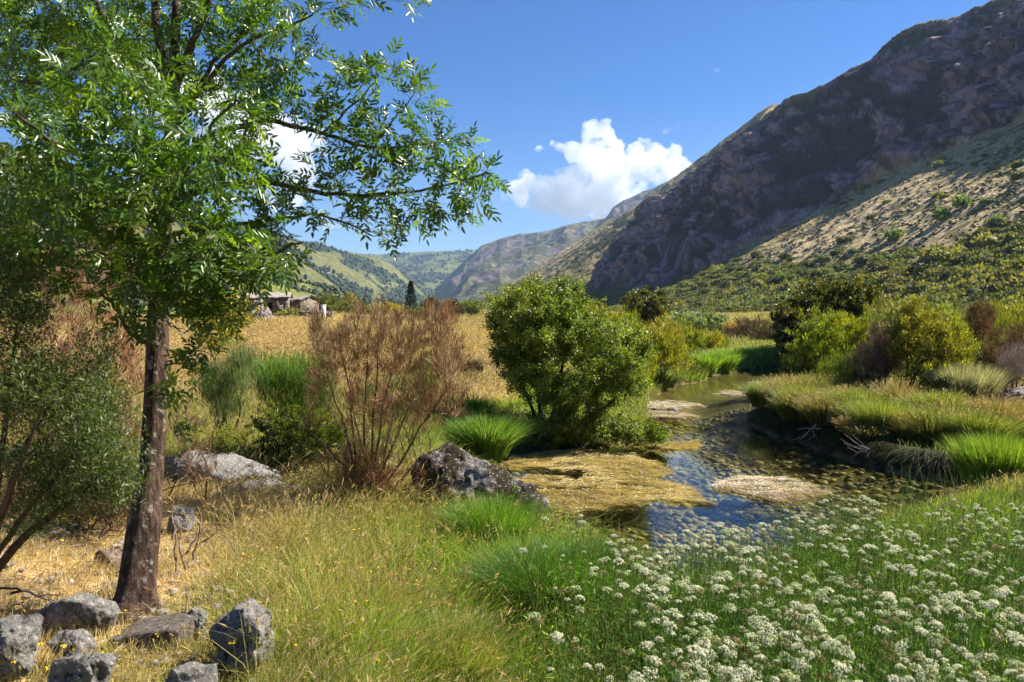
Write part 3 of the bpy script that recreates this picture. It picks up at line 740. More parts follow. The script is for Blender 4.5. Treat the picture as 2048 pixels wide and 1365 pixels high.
def compound(mb, p, d, rng=R, ll=.046, lw=.0150, rach=.105, pairs=3, col=(.068, .14, .02)):
    n = len(p); d = nrm(d); nor = nrm(rv(n) * .75 + C3(0, 0, .7)); sd = nrm(np.cross(d, nor)); nor = np.cross(sd, d)
    s = rng.uniform(.75, 1.2, n)[:, None]
    base = colvar(n, col, .3, (.20, .30, .035), .2)
    dro = rng.uniform(.05, .5, n)[:, None]
    tubes(mb, np.stack([p, p + d * rach * s * .5, p + d * rach * s - C3(0, 0, 1) * rach * s * dro * .5], 1), np.full((n, 3), .0009), 3, C3(.16, .2, .06))
    for k in range(pairs + 1):
        u = .28 + .72 * k / pairs
        q = p + d * rach * s * u - C3(0, 0, 1) * rach * s * dro * .5 * u * u
        for sg in ((-1, 1) if k < pairs else (0,)):
            dir_ = nrm(d * (.75 if sg else 1) + sd * sg * .75 + rv(n) * .22 - C3(0, 0, .25) * dro)
            leaves(mb, q, dir_, nor + rv(n) * .35, ll * s[:, 0] * rng.uniform(.8, 1.15, n), lw * s[:, 0] * rng.uniform(.85, 1.15, n), base * rng.uniform(.85, 1.15, (n, 1)), fold=.35, kind=6, droop=.08)
dl = np.linalg.norm(L[:, -1] - L[:, 0], axis=1); keepn = np.clip(np.round(2.8 + dl * 7), 3, 6).astype(int)
qx = ppx(L[:, -1, 0], L[:, -1, 1]); keepn = np.where((qx > 570), np.maximum(keepn - 1, 2), keepn)
p, tg, ix = along(L, 6, .3); kk = np.tile(np.arange(6), len(L)) < keepn[ix]; p, tg = p[kk], tg[kk]
mb = MB(); compound(mb, p, nrm(tg * .7 + rv(len(p)) * .75 + C3(0, 0, .0)))
mb.build('crown', M_ASH, ash, origin=TB)


# ------------------------------------------------------------------ rocks
def ico(sub):
    import bmesh
    b = bmesh.new(); bmesh.ops.create_icosphere(b, subdivisions=sub, radius=1)
    v = np.array([x.co[:] for x in b.verts]); f = np.array([[q.index for q in x.verts] for x in b.faces]); b.free()
    return v, f
ICO5 = ico(6); ICO1 = ico(1); ICO2 = ico(2)
hill_trees()
ROCKS = []
def rock(name, label, box, d, mat, seed, tilt=0., yaw=0., ry=.8, sq=.66, rough=.14, planes=9, sink=.6, group='granite rocks on the bank', cat='rock', fine=.03, anchor=False):
    """a weathered rock filling the pixel box (x0, x1, top, bottom) at distance d"""
    x0, x1, t, b = box; w = (x1 - x0) / F * d / 2; top = P((x0 + x1) / 2, t, d)[2]; bot = P((x0 + x1) / 2, b, d)[2] - sink * (b - t) / F * d
    h = (top - bot) / 2; c = P((x0 + x1) / 2, (t + b) / 2, d + w * ry * .3); c[2] = (top + bot) / 2
    rg = np.random.default_rng(seed); v = ICO5[0].copy()
    v = np.sign(v) * np.abs(v) ** sq; v = v / np.abs(v).max(0)
    for k in range(planes):                                   # broken faces
        nn = nrm(rg.normal(size=3) * C3(1, 1, .7)); o = rg.uniform(.5, .8)
        e = np.maximum(v @ nn - o, 0); v = v - e[:, None] * nn * .85
    S_ = C3(w, w * ry, h); q = v * S_; sc = 1.0 / max(w, h)
    nn = nrm(v)
    a = fbm(q[:, 0] * sc * 1.6 + seed, q[:, 1] * sc * 1.6, q[:, 2] * sc * 1.6, o=4)
    a2 = fbm(q[:, 0] * 14, q[:, 1] * 14, q[:, 2] * 14 + seed, o=4)
    q = q + nn * (a[:, None] * rough * min(w, h) * 1.2 + a2[:, None] * fine * 1.1)
    ct, st = math.cos(tilt), math.sin(tilt); q = np.stack([q[:, 0] * ct + q[:, 2] * st, q[:, 1], -q[:, 0] * st + q[:, 2] * ct], 1)
    cy_, sy_ = math.cos(yaw), math.sin(yaw); q = np.stack([q[:, 0] * cy_ - q[:, 1] * sy_, q[:, 0] * sy_ + q[:, 1] * cy_, q[:, 2]], 1)
    mb = MB(); mb.add(q, ICO5[1], C3(.3, .3, .3)); o = mb.build(name, mat, smooth=True); o.location = c
    ROCKS.append((c[0], c[1], w, max(w * ry, .5 * w)))
    return tag(o, label, cat, group)
rock('boulder', 'big mossy boulder sloping down into the water beside the brown broom', (806, 1100, 925, 1090), 7.05, M_ROCK_MOSS, 11, tilt=.60, ry=.5, sq=.8, rough=.4, sink=.12, planes=6)
rock('boulder', 'long smooth grey rock behind the trunk, dipping towards the dark heath', (345, 575, 922, 1010), 7.7, M_ROCK_SLAB, 12, tilt=.27, ry=.6, sq=.62, rough=.28, planes=5, fine=.012, sink=.3)
rock('boulder', 'low flat grey rock between the dipping rock and the brown broom', (470, 700, 968, 1035), 7.35, M_ROCK_SLAB, 13, tilt=.02, ry=.5, sq=.6, rough=.35, planes=4, fine=.015)
rock('boulder', 'dark moss-covered lump in front of the long grey rock', (438, 512, 968, 1030), 7.1, mat_rock('moss_rock', base=(.10, .09, .07), moss=(.06, .05, .02), mossw=.4), 14, ry=.8)
rock('boulder', 'pale rock partly hidden right behind the ash trunk, above the long grey rock', (318, 380, 912, 985), 7.9, M_ROCK_SLAB, 15, ry=.8)
rock('boulder', 'small pale stone at the foot of the long grey rock', (334, 386, 1010, 1052), 6.2, M_ROCK_SLAB, 16, tilt=.2)
rock('rock', 'brownish rock in dry grass under the grey-green broom', (60, 205, 1062, 1130), 5.9, M_ROCK_RED, 17, tilt=.2, sq=.7)
rock('rock', 'rust-coloured rock directly behind the base of the ash trunk', (188, 318, 1082, 1185), 5.0, M_ROCK_RED, 18, tilt=-.35, sq=.8, ry=.7)
rock('rock', 'small speckled stone touching the ash trunk base', (190, 250, 1165, 1205), 4.55, M_ROCK_RED, 19)
rock('rock', 'broad low speckled rock in straw, in front of the ash trunk', (78, 242, 1197, 1275), 3.95, M_ROCK, 20, tilt=.12, ry=.6, sq=.8, fine=.015)
rock('rock', 'dark rough rock cut by the picture edge, lowest beside the straw', (-60, 82, 1243, 1340), 3.45, M_ROCK, 21, tilt=.1, fine=.035, rough=.25)
rock('rock', 'thin flat stone lying in straw between the broad low rock and a rough one', (92, 190, 1272, 1300), 3.6, M_ROCK, 22, ry=.7)
rock('rock', 'rough grey rock with a raised knob at the bottom edge', (85, 215, 1318, 1400), 3.05, M_ROCK, 23, tilt=-.25, fine=.035, rough=.25)
rock('rock', 'grey knob-shaped rock leaning on the rough rock at the bottom edge', (165, 232, 1290, 1345), 3.2, M_ROCK, 24, fine=.03)
rock('rock', 'rounded pale rock behind the squared block', (366, 424, 1224, 1300), 4.05, M_ROCK, 25, sq=.8)
rock('rock', 'large wedge-shaped speckled rock beside the squared block, peak on one side', (422, 572, 1228, 1345), 3.65, M_ROCK, 26, tilt=.38, ry=.75, fine=.04, rough=.25, sink=.1)
rock('rock', 'small craggy stone alone in the straw, beyond the wedge-shaped rock', (484, 542, 1186, 1232), 4.5, M_ROCK, 27, fine=.02)
rock('rock', 'half-buried grey rock at the bottom edge below the squared block', (315, 432, 1318, 1400), 3.2, M_ROCK, 28, tilt=.2, ry=.8, fine=.025)
rock('river_stone', 'small grey stone breaking the surface beside the far weed streak', (1498, 1524, 788, 797), 21.5, M_ROCK_SLAB, 30, group='stones in the river')
rock('river_stone', 'pinkish stone on the weed mat beyond the willow branches', (1338, 1362, 815, 826), 18.6, M_ROCK_SLAB, 31, group='stones in the river')
rock('boulder', 'grey rock under dead branches at the edge of the far bank', (1990, 2090, 775, 812), 16.5, M_ROCK_SLAB, 32, tilt=-.3, ry=.7)
rock('river_stone', 'mossy stone at the water edge under the yellow broom', (1545, 1580, 757, 772), 24.5, M_ROCK_MOSS, 33, group='stones in the river')
# squared block
def block(label, box, d, seed, dx, dep):
    x0, x1, t, b = box; w = (x1 - x0) / F * d / 2; h = (b - t) / F * d * .62
    c = P((x0 + x1) / 2, (t + b) / 2, d + dep); v = ICO5[0]; v = np.sign(v) * np.abs(v) ** .22; v = v / np.abs(v).max(0)
    q = v * C3(w, dep, h); q[:, 0] += q[:, 1] * dx; q[:, 2] += q[:, 0] * .13
    n_ = fbm(q[:, 0] * 5 + seed, q[:, 1] * 5, q[:, 2] * 5, o=5)[:, None] * .018 + fbm(q[:, 0] * 30, q[:, 1] * 30, q[:, 2] * 30, o=3)[:, None] * .006
    q = q + nrm(v) * n_
    mb = MB(); mb.add(q, ICO5[1]); o = mb.build('rock', M_ROCK_CUT, smooth=True); o.location = c; o.rotation_euler = (0, 0, .12)
    ROCKS.append((c[0], c[1], w, dep)); tag(o, label, 'rock', 'granite rocks on the bank')
block('squared flat-faced grey block in front of the ash trunk', (240, 385, 1250, 1312), 3.85, 3, .25, .12)

# ------------------------------------------------------------------ shrubs and trees of the near bank
wb = onG(1085, 872); wb[1] = 13.9; wb[0] = P(1090, 880, 13.9)[0]; wb[2] = .05
def ws(pix, d0=13.9, d1=None, r=(.04, .012)): return stemline(pix, d0, d1, 12, r, .01)
wst = [ws([(1085, 880), (1062, 810), (1035, 740), (1010, 660)]), ws([(1090, 880), (1075, 800), (1065, 700), (1070, 600)]), ws([(1095, 882), (1110, 800), (1130, 700), (1140, 600)]),
       ws([(1100, 884), (1140, 820), (1190, 760), (1240, 690)]), ws([(1105, 886), (1170, 850), (1230, 800), (1290, 750)], 13.9, 13.6), ws([(1110, 888), (1190, 875), (1270, 872), (1345, 862)], 13.8, 13.5, (.025, .006)),
       ws([(1090, 885), (1120, 860), (1160, 850), (1200, 820)], 13.7, 13.2)]
shrub('willow_bush', 'dense rounded green willow leaning out over the water', 'bush', wb,
      [(1050, 620, 75, 55, 14.0, 1.0, 150), (1120, 605, 60, 50, 14.0, .9, 110), (1085, 660, 50, 50, 13.6, .7, 80), (1020, 680, 48, 65, 14, .8, 130), (1080, 700, 70, 70, 13.9, 1.1, 200), (1045, 750, 45, 40, 13.9, .7, 70), (1160, 660, 60, 60, 13.9, 1.0, 110),
       (1210, 700, 70, 75, 13.8, 1.1, 170), (1265, 740, 45, 75, 13.7, .8, 110), (1180, 780, 90, 50, 13.6, .9, 130), (1100, 790, 60, 40, 13.7, .8, 60), (1140, 855, 75, 38, 13.4, .6, 100), (1230, 860, 60, 30, 13.3, .5, 60),
       (1300, 868, 48, 22, 13.5, .3, 34), (1280, 690, 28, 30, 13.8, .4, 26), (1060, 570, 22, 16, 14, .3, 14), (1150, 570, 18, 16, 14, .3, 10), (985, 640, 14, 30, 14, .3, 12)],
      stems=wst, leaf=(.046, .027), per=80, col=(.14, .19, .025), alt=(.28, .31, .055), altp=.4, K=6, up=.15, outw=1.0, kind=4, wood=(.05, .04, .03), u0=.05, jl=.13)

bs = onG(-60, 1120)
bst = [stemline([(-30, 1170), (60, 1060), (150, 985), (260, 930)], 3.5, 3.3, 12, (.022, .008), .006), stemline([(-40, 1150), (20, 1010), (60, 880), (150, 760)], 3.5, 3.5, 12, (.02, .006), .006),
       stemline([(-40, 1150), (-10, 1000), (0, 850), (20, 640)], 3.5, 3.6, 12, (.02, .006), .006), stemline([(-30, 1160), (40, 1030), (120, 940), (180, 870)], 3.4, 3.2, 12, (.016, .005), .006),
       stemline([(-60, 1160), (10, 1040), (40, 960), (90, 820)], 3.3, 3.1, 12, (.016, .005), .006)]
shrub('broom_bush', 'dark grey-green broom with crooked leaning stems at the picture edge beside the ash', 'bush', P(-30, 1165, 3.5),
      [(30, 620, 80, 90, 3.6, .3, 90), (10, 760, 100, 100, 3.5, .4, 110), (110, 800, 80, 80, 3.5, .3, 100), (190, 790, 70, 50, 3.5, .25, 50), (190, 880, 85, 60, 3.3, .3, 90), (80, 920, 100, 50, 3.4, .3, 70),
       (230, 960, 60, 50, 3.3, .2, 50), (0, 520, 70, 70, 3.7, .3, 40), (130, 985, 90, 45, 3.3, .2, 50), (200, 700, 50, 50, 3.6, .2, 24), (60, 1030, 60, 40, 3.4, .2, 24)],
      stems=bst, leaf=(.026, .0060), per=52, jl=.12, col=(.055, .09, .03), alt=(.12, .16, .045), altp=.3, K=6, up=.35, outw=.9, wood=(.075, .05, .035), mat=M_LEAF, tw_r=.0012, u0=.1)

def dry(label, base, spec, ns, leaf=(.11, .0045), per=26, col=(.26, .15, .075), alt=(.34, .23, .13), sr=.014, wood=(.16, .095, .06), **k):
    a = dict(up=.75, outw=.4, K=6, spread=.6, tw_r=.002, u0=.15, foliage='dry_twigs', jit=.16, jl=.07); a.update(k)
    return shrub('dry_broom_bush', label, 'bush', base, spec, ns, leaf=leaf, per=per, col=col, alt=alt, altp=.35, sr=sr, wood=wood, mat=M_DRY, group='dried brown broom bushes', **a)
db = onG(735, 1030)
dst = [stemline([(715 + k * 5, 1010), (a, b), (c, e)], db[1] + R.uniform(-.15, .15), db[1] + R.uniform(-.5, .5), 12, (.013, .005), .008)
       for k, (a, b, c, e) in enumerate([(690, 860, 640, 700), (705, 850, 690, 680), (730, 840, 740, 660), (760, 850, 800, 670), (790, 880, 870, 700), (810, 900, 900, 760), (680, 920, 610, 850), (745, 860, 760, 640), (775, 860, 850, 640), (720, 900, 700, 760), (830, 930, 930, 860)])]
dry('large wiry brown dried broom standing between the grey rocks and the sloping boulder', db,
    [(760, 690, 120, 70, db[1], .7, 190), (660, 720, 50, 70, db[1], .5, 55), (860, 700, 75, 75, db[1], .6, 95), (760, 820, 110, 90, db[1], .6, 130), (870, 820, 70, 50, db[1], .4, 45), (720, 930, 90, 50, db[1] - .1, .4, 90), (745, 965, 85, 35, db[1] - .1, .35, 110), (880, 760, 70, 60, db[1], .5, 60), (640, 800, 40, 60, db[1], .4, 30), (880, 625, 30, 30, db[1], .3, 10), (640, 660, 18, 40, db[1], .2, 12)],
    11, stems=dst, per=24, jl=.055, wood=(.13, .08, .055))
b2 = onG(150, 905)
dry('thicket of reddish dry broom behind the ash trunk', [P(150, 900, 7.6)[0], 7.6, .6], [(90, 560, 80, 90, 7.8, .7, 130), (190, 560, 90, 110, 8.2, .8, 150), (150, 700, 120, 100, 7.6, .8, 190), (255, 740, 45, 120, 7.6, .5, 80), (60, 800, 90, 90, 7.2, .5, 100), (190, 880, 110, 70, 7.0, .5, 140), (90, 950, 110, 60, 6.6, .5, 90), (230, 980, 60, 60, 6.4, .4, 60), (240, 440, 60, 60, 8.5, .5, 40)],
    12, col=(.30, .15, .085), alt=(.40, .25, .15), sr=.018, per=22)
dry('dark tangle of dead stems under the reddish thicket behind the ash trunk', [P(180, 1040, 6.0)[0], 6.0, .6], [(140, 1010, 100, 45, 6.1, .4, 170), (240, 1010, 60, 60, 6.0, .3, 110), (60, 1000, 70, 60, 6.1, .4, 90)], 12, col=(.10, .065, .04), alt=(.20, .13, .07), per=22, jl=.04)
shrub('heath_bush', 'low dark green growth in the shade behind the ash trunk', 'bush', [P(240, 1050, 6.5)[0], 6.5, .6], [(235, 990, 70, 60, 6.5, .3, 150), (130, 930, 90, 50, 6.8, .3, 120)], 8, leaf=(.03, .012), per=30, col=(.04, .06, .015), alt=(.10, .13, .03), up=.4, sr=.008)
dry('sparse dry sprays of broken broom right beside the ash trunk', onG(360, 1000), [(380, 880, 45, 60, 5.6, .3, 34), (400, 930, 40, 40, 5.6, .3, 24), (360, 820, 30, 50, 5.6, .2, 14)], 4, per=14, jl=.02, leaf=(.07, .004), sr=.007, col=(.25, .16, .10))
dry('tall thin brown dry broom rising above the golden field', [P(885, 700, 14)[0], 14, .5], [(880, 640, 40, 40, 14, .5, 60), (890, 690, 50, 40, 14, .6, 60), (850, 660, 40, 40, 14, .5, 30)], 6, per=16, leaf=(.14, .007), col=(.30, .19, .09))
dry('greyish dry broom sprig standing in the golden field', [P(640, 735, 12)[0], 12, .55], [(628, 640, 12, 30, 12, .2, 20), (640, 690, 20, 30, 12, .3, 30)], 3, per=14, jl=.02, leaf=(.12, .006), col=(.24, .18, .15))
dry('low brown dry tuft at the field edge left of the willow', [P(935, 745, 14)[0], 14, .45], [(940, 735, 35, 22, 14, .5, 60)], 5, per=20, col=(.22, .13, .07))
def broom(label, base, spec, ns=8, col=(.10, .16, .03), alt=(.15, .19, .045), leaf=(.10, .005), per=40, **k):
    a = dict(up=1.1, outw=.35, K=5, spread=.5, tw_r=.0015, u0=.1, sr=.012, wood=(.08, .08, .035), mat=M_GRASS); a.update(k)
    return shrub('green_broom_bush', label, 'bush', base, spec, ns, leaf=leaf, per=per, col=col, alt=alt, altp=.3, group='green broom bushes', **a)
broom('upright grey-green broom behind the ash trunk', [P(455, 860, 8.2)[0], 8.2, .6], [(450, 780, 50, 60, 8.2, .5, 130), (480, 740, 30, 50, 8.2, .4, 40)], col=(.12, .17, .06), alt=(.2, .2, .08))
broom('bright green feathery broom behind the large brown broom', [P(575, 850, 8.8)[0], 8.8, .6], [(560, 760, 60, 50, 8.8, .5, 170), (630, 770, 50, 50, 8.9, .5, 110), (600, 820, 70, 35, 8.6, .4, 80)], col=(.12, .21, .03), alt=(.18, .24, .04))
broom('green broom showing through the brown one', [P(840, 880, 9.5)[0], 9.5, .5], [(840, 760, 50, 50, 9.5, .5, 90), (760, 800, 50, 50, 9.4, .5, 70)], col=(.13, .18, .035))
shrub('heath_bush', 'dark green heath with bright yellow-green tips behind the grey rock', 'bush', [P(590, 975, 8.3)[0], 8.3, .5],
      [(590, 905, 92, 75, 8.3, .5, 420), (560, 850, 55, 36, 8.3, .4, 130), (640, 865, 55, 45, 8.4, .4, 150)], 8, leaf=(.028, .009), per=54, col=(.024, .038, .009), alt=(.05, .075, .012), altp=.3, top=(.24, .30, .03), up=.7, outw=.5, sr=.01)
shrub('heath_bush', 'small yellow-green heath sprig between ash trunk and dark heath', 'bush', [P(450, 930, 8.0)[0], 8.0, .55], [(455, 885, 30, 35, 8.0, .3, 90)], 5, leaf=(.03, .009), per=30, col=(.12, .14, .03), top=(.3, .3, .05), up=.6, sr=.008)
shrub('gorse_bush', 'yellow-flowered bush half hidden behind the ash foliage', 'bush', [P(440, 735, 10)[0], 10, .7], [(445, 650, 60, 60, 10, .6, 190), (480, 620, 40, 40, 10, .5, 60), (400, 620, 50, 50, 10.3, .5, 80)], 6, leaf=(.035, .018), per=24, col=(.12, .15, .025), alt=(.55, .40, .03), altp=.35, up=.4)

# ------------------------------------------------------------------ far bank shrubs and trees
def bush(name, label, base, spec, col, alt, altp=.3, leaf=(.06, .03), per=24, cat='bush', **k):
    spec = [(a_, b_, c_ * 1.12, d_ * 1.1, e_, f_, int(g_ * 1.15)) for a_, b_, c_, d_, e_, f_, g_ in spec]
    a = dict(up=.5, outw=.7, K=5, sr=.03, tw_r=.004, mat=M_LEAF, u0=.05, jl=1.3 * max(leaf[0], .09)); a.update(k); per = int(per * 1.7)
    return shrub(name, label, cat, base, spec, a.pop('ns', 6), leaf=leaf, per=per, col=col, alt=alt, altp=altp, **a)
def B(px, py, d, z=None): q = P(px, py, d); q[2] = gz(q[0], q[1]) if z is None else z; return q
bush('broom_bush', 'yellow-green broom mass just behind the willow', B(1250, 770, 21), [(1235, 690, 60, 60, 20.5, 1.0, 260), (1275, 720, 40, 55, 20, .8, 150), (1200, 640, 40, 30, 21, .8, 70)], (.17, .20, .025), (.33, .30, .03), .3, up=.9, outw=.4, leaf=(.10, .016))
bush('broom_bush', 'orange-yellow flowering broom behind the willow', B(1320, 765, 24), [(1325, 690, 42, 45, 24, 1.0, 220), (1345, 720, 38, 30, 23.5, .8, 90)], (.20, .21, .03), (.42, .31, .035), .33, up=.9, outw=.4, leaf=(.11, .018))
bush('willow_shrub', 'low dark willow drooping to the water past the orange broom', B(1370, 768, 26.5), [(1365, 745, 42, 22, 26, .8, 150), (1345, 730, 30, 24, 26, .6, 80), (1395, 752, 22, 14, 25.8, .5, 40)], (.075, .11, .02), (.15, .17, .03), .3)
bush('broom_bush', 'green-yellow broom below the silvery willow', B(1395, 730, 33), [(1385, 690, 30, 28, 33, 1, 110), (1360, 665, 30, 20, 34, 1, 60)], (.16, .19, .03), (.3, .25, .03), .25, up=.8, outw=.4, leaf=(.14, .03))
bush('broom_bush', 'yellow-tipped broom on the meadow by the far bend', B(1430, 715, 34), [(1428, 690, 27, 24, 34, 1, 130)], (.17, .20, .03), (.36, .29, .04), .35, up=.8, outw=.4, leaf=(.14, .03))
bush('oak_tree', 'round dark green oak standing alone before the shaded slope', B(1290, 665, 62), [(1290, 615, 44, 30, 62, 2.0, 230), (1275, 605, 26, 20, 62, 1.5, 70), (1310, 625, 26, 26, 62, 1.5, 70)], (.075, .09, .02), (.14, .14, .03), .3, leaf=(.22, .13), cat='tree', sr=.14, tw_r=.012, per=20, up=.2)
bush('silver_willow', 'pale silvery-green willow bush in front of the slope', B(1410, 680, 52), [(1415, 645, 38, 20, 52, 1.8, 150), (1370, 640, 30, 18, 54, 1.5, 90), (1440, 655, 16, 14, 52, 1, 40)], (.20, .25, .15), (.30, .35, .24), .4, leaf=(.16, .07), sr=.1, tw_r=.01)
bush('dry_bush', 'brown bush with dead grey stems beyond the bright meadow', B(1505, 700, 46), [(1505, 670, 50, 26, 46, 1.5, 190), (1470, 680, 22, 22, 45, 1.2, 60)], (.13, .10, .055), (.20, .14, .08), .4, leaf=(.2, .03), mat=M_DRY, up=.8)
bush('broom_bush', 'small orange-topped broom beyond the bright meadow', B(1462, 690, 47), [(1462, 662, 16, 14, 47, 1, 50)], (.3, .17, .04), (.4, .25, .05), .4, leaf=(.16, .03))
bush('alder_tree', 'large dark tree with two domed crowns behind the yellow brooms', B(1620, 745, 32), [(1610, 640, 55, 50, 32, 2.0, 330), (1650, 595, 55, 32, 33, 1.8, 260), (1715, 600, 42, 36, 33, 1.6, 240), (1575, 660, 28, 40, 31, 1.2, 110), (1600, 700, 35, 35, 31, 1.2, 90), (1680, 640, 60, 40, 33, 1.8, 160)],
     (.045, .06, .015), (.17, .15, .03), .28, leaf=(.12, .06), cat='tree', sr=.12, tw_r=.01, per=26, up=.25)
bush('broom_bush', 'wide yellow-green broom in front of the dark tree', B(1660, 775, 21.5), [(1665, 675, 70, 45, 21.5, 1.1, 330), (1620, 715, 45, 40, 21.3, 1.0, 170), (1710, 720, 50, 45, 21.3, .9, 120), (1730, 660, 34, 26, 21.5, .8, 80)], (.15, .19, .022), (.32, .32, .035), .35, leaf=(.085, .018), up=.9, outw=.45, per=30)
bush('willow_shrub', 'dull green shrub overhanging the water at the river bend', B(1600, 770, 22), [(1600, 752, 36, 20, 21.6, .7, 110), (1635, 755, 40, 22, 21, .7, 90)], (.06, .075, .025), (.11, .12, .03), .3)
bush('dry_bush', 'purplish-brown dead broom between the two yellow brooms', B(1770, 790, 18.3), [(1765, 700, 38, 50, 18.3, .8, 190), (1740, 735, 45, 40, 18.2, .8, 120), (1800, 720, 30, 50, 18.4, .6, 80)], (.16, .10, .065), (.27, .19, .14), .35, leaf=(.14, .007), mat=M_DRY, up=.9, outw=.5, tw_r=.003, per=24)
bush('broom_bush', 'low bright green broom at the foot of the purplish dead broom', B(1680, 790, 18.5), [(1680, 740, 40, 34, 18.5, .7, 150), (1710, 765, 40, 20, 18.2, .6, 70)], (.11, .16, .025), (.2, .22, .03), .3, leaf=(.10, .008), up=1.1, outw=.3)
yst = [stemline([(1800 + k * 3, 800), (a, b), (c, e)], 17.6, 17.6 + R.uniform(-.5, .5), 10, (.04, .012), .015) for k, (a, b, c, e) in enumerate([(1820, 740, 1850, 660), (1835, 745, 1890, 670), (1850, 760, 1920, 700), (1815, 740, 1810, 660), (1840, 730, 1860, 640)])]
bush('broom_bush', 'tall yellow flowering broom with dark leaning stems', B(1805, 800, 17.6), [(1850, 670, 70, 55, 17.6, 1.0, 330), (1900, 700, 50, 50, 17.5, .9, 170), (1830, 640, 36, 34, 17.6, .6, 80), (1870, 745, 70, 35, 17.3, .8, 130), (1800, 690, 30, 40, 17.6, .6, 50), (1838, 612, 12, 14, 17.6, .2, 8)],
     (.155, .18, .03), (.42, .36, .05), .34, leaf=(.075, .016), up=.7, outw=.6, stems=yst, per=30)
bush('broom_bush', 'green broom rising behind the tall yellow one', B(1930, 760, 21), [(1930, 670, 45, 45, 21, 1, 170), (1980, 660, 40, 45, 21, 1, 130)], (.10, .14, .025), (.2, .2, .03), .3, leaf=(.12, .012), up=1.1, outw=.35)
bush('dry_bush', 'rust-brown bush at the picture edge behind the far bank', B(1985, 760, 19), [(1960, 640, 28, 36, 20, .8, 110), (2010, 720, 50, 50, 18.5, .9, 190), (1980, 760, 50, 30, 18, .8, 90), (2060, 690, 40, 60, 19, 1, 100)], (.19, .12, .055), (.28, .19, .08), .4, leaf=(.10, .014), mat=M_DRY, up=.6, outw=.7)
bush('dry_bush', 'grey leafless bush above the rock at the picture edge', B(2040, 790, 17), [(2035, 730, 34, 36, 17, .6, 110)], (.24, .19, .16), (.33, .28, .24), .4, leaf=(.12, .006), mat=M_DRY, up=.6, outw=.8)
bush('broom_bush', 'green broom with yellow tips at the upper picture edge', B(2030, 720, 23), [(2010, 645, 40, 30, 23, 1, 150), (2060, 650, 40, 40, 23, 1, 90)], (.13, .16, .03), (.4, .33, .05), .3, leaf=(.12, .014), up=1.0, outw=.4)
bush('broom_bush', 'olive broom filling the gap behind the purplish dead broom', B(1770, 770, 24), [(1775, 650, 45, 40, 24, 1, 170), (1760, 700, 40, 40, 24, 1, 90)], (.13, .15, .03), (.26, .24, .05), .3, leaf=(.13, .018), up=.9, outw=.4)
bush('willow_shrub', 'dark green thicket between the tall yellow broom and the rust-brown bush', B(1940, 780, 19.5), [(1945, 730, 50, 40, 19.5, .9, 190), (1990, 740, 40, 34, 20, .8, 100)], (.06, .08, .02), (.14, .16, .03), .3)
bush('dry_bush', 'wispy brown thicket behind the dark tree at the meadow edge', B(1560, 715, 42), [(1545, 680, 40, 28, 42, 1.4, 150)], (.14, .12, .05), (.2, .17, .07), .4, leaf=(.2, .03), mat=M_DRY, up=.8)
bush('willow_shrub', 'dark shrub at the foot of the tall yellow broom', B(1900, 800, 17), [(1890, 775, 50, 22, 16.8, .6, 110), (1950, 770, 45, 26, 17, .6, 90)], (.05, .07, .02), (.09, .11, .03), .3)
for lab, px, py, d, w_, h_, c1, c2 in (('low olive scrub on the far bank behind the undercut', 1905, 845, 14.8, 46, 20, (.09, .10, .03), (.2, .18, .06)), ('low dark heath clump at the picture edge of the far bank', 2000, 868, 14.0, 44, 22, (.06, .075, .02), (.16, .14, .05)),
        ('low brownish-green bush at the foot of the first yellow broom', 1715, 800, 17.0, 40, 16, (.12, .12, .03), (.24, .2, .07)), ('dark leafy heath hanging down the end of the undercut bank', 1985, 925, 11.9, 46, 24, (.05, .07, .018), (.12, .14, .03)),
        ('small green bush leaning over the water by the mossy stone', 1580, 790, 19.5, 24, 16, (.07, .09, .02), (.16, .18, .04))):
    bush('bank_shrub', lab, B(px, py, d), [(px, py - h_, w_, h_, d, .45, 130)], c1, c2, .35, leaf=(.045, .018), per=18, sr=.012, tw_r=.002, up=.6, jl=.07)
# bare branches
def dead(name, label, base, lines, d, r=.012, col=(.30, .26, .23), cat='branch'):
    root = empty(name, base, label, cat); mb = MB()
    for k, pix in enumerate(lines):
        pts, rr = stemline(pix, d, d + .1, 12, (r if k < 2 else r * .6, r * .3), .006); tubes(mb, pts[None], rr[None], 6, C3(*col))
    mb.build('twigs', M_WOOD, root, origin=base, smooth=True); return root
dead('dead_branch', 'bleached dead branch caught at the undercut bank', P(1615, 870, 13.7), [[(1640, 858), (1610, 856), (1592, 858)], [(1632, 850), (1615, 870), (1588, 880)], [(1615, 868), (1600, 884)], [(1625, 862), (1632, 878), (1628, 888)], [(1630, 870), (1612, 886)], [(1600, 874), (1590, 884)]], 13.6, .012, (.45, .40, .38))
dead('dead_branch', 'fan of pale dead twigs hanging over the undercut bank', P(1710, 900, 12.1), [[(1740, 900), (1710, 886), (1685, 868)], [(1735, 905), (1705, 895), (1682, 885)], [(1735, 905), (1712, 905), (1690, 900)], [(1740, 900), (1720, 880), (1705, 870)], [(1738, 902), (1700, 890), (1678, 878)]], 12.0, .007, (.36, .31, .28))
dead('dead_branch', 'dead pale branches leaning on the rock at the picture edge', P(2010, 800, 16), [[(1985, 812), (2010, 795), (2048, 780)], [(1990, 815), (2020, 800), (2060, 795)], [(1995, 810), (2015, 785), (2040, 770)]], 15.9, .015, (.38, .30, .24))
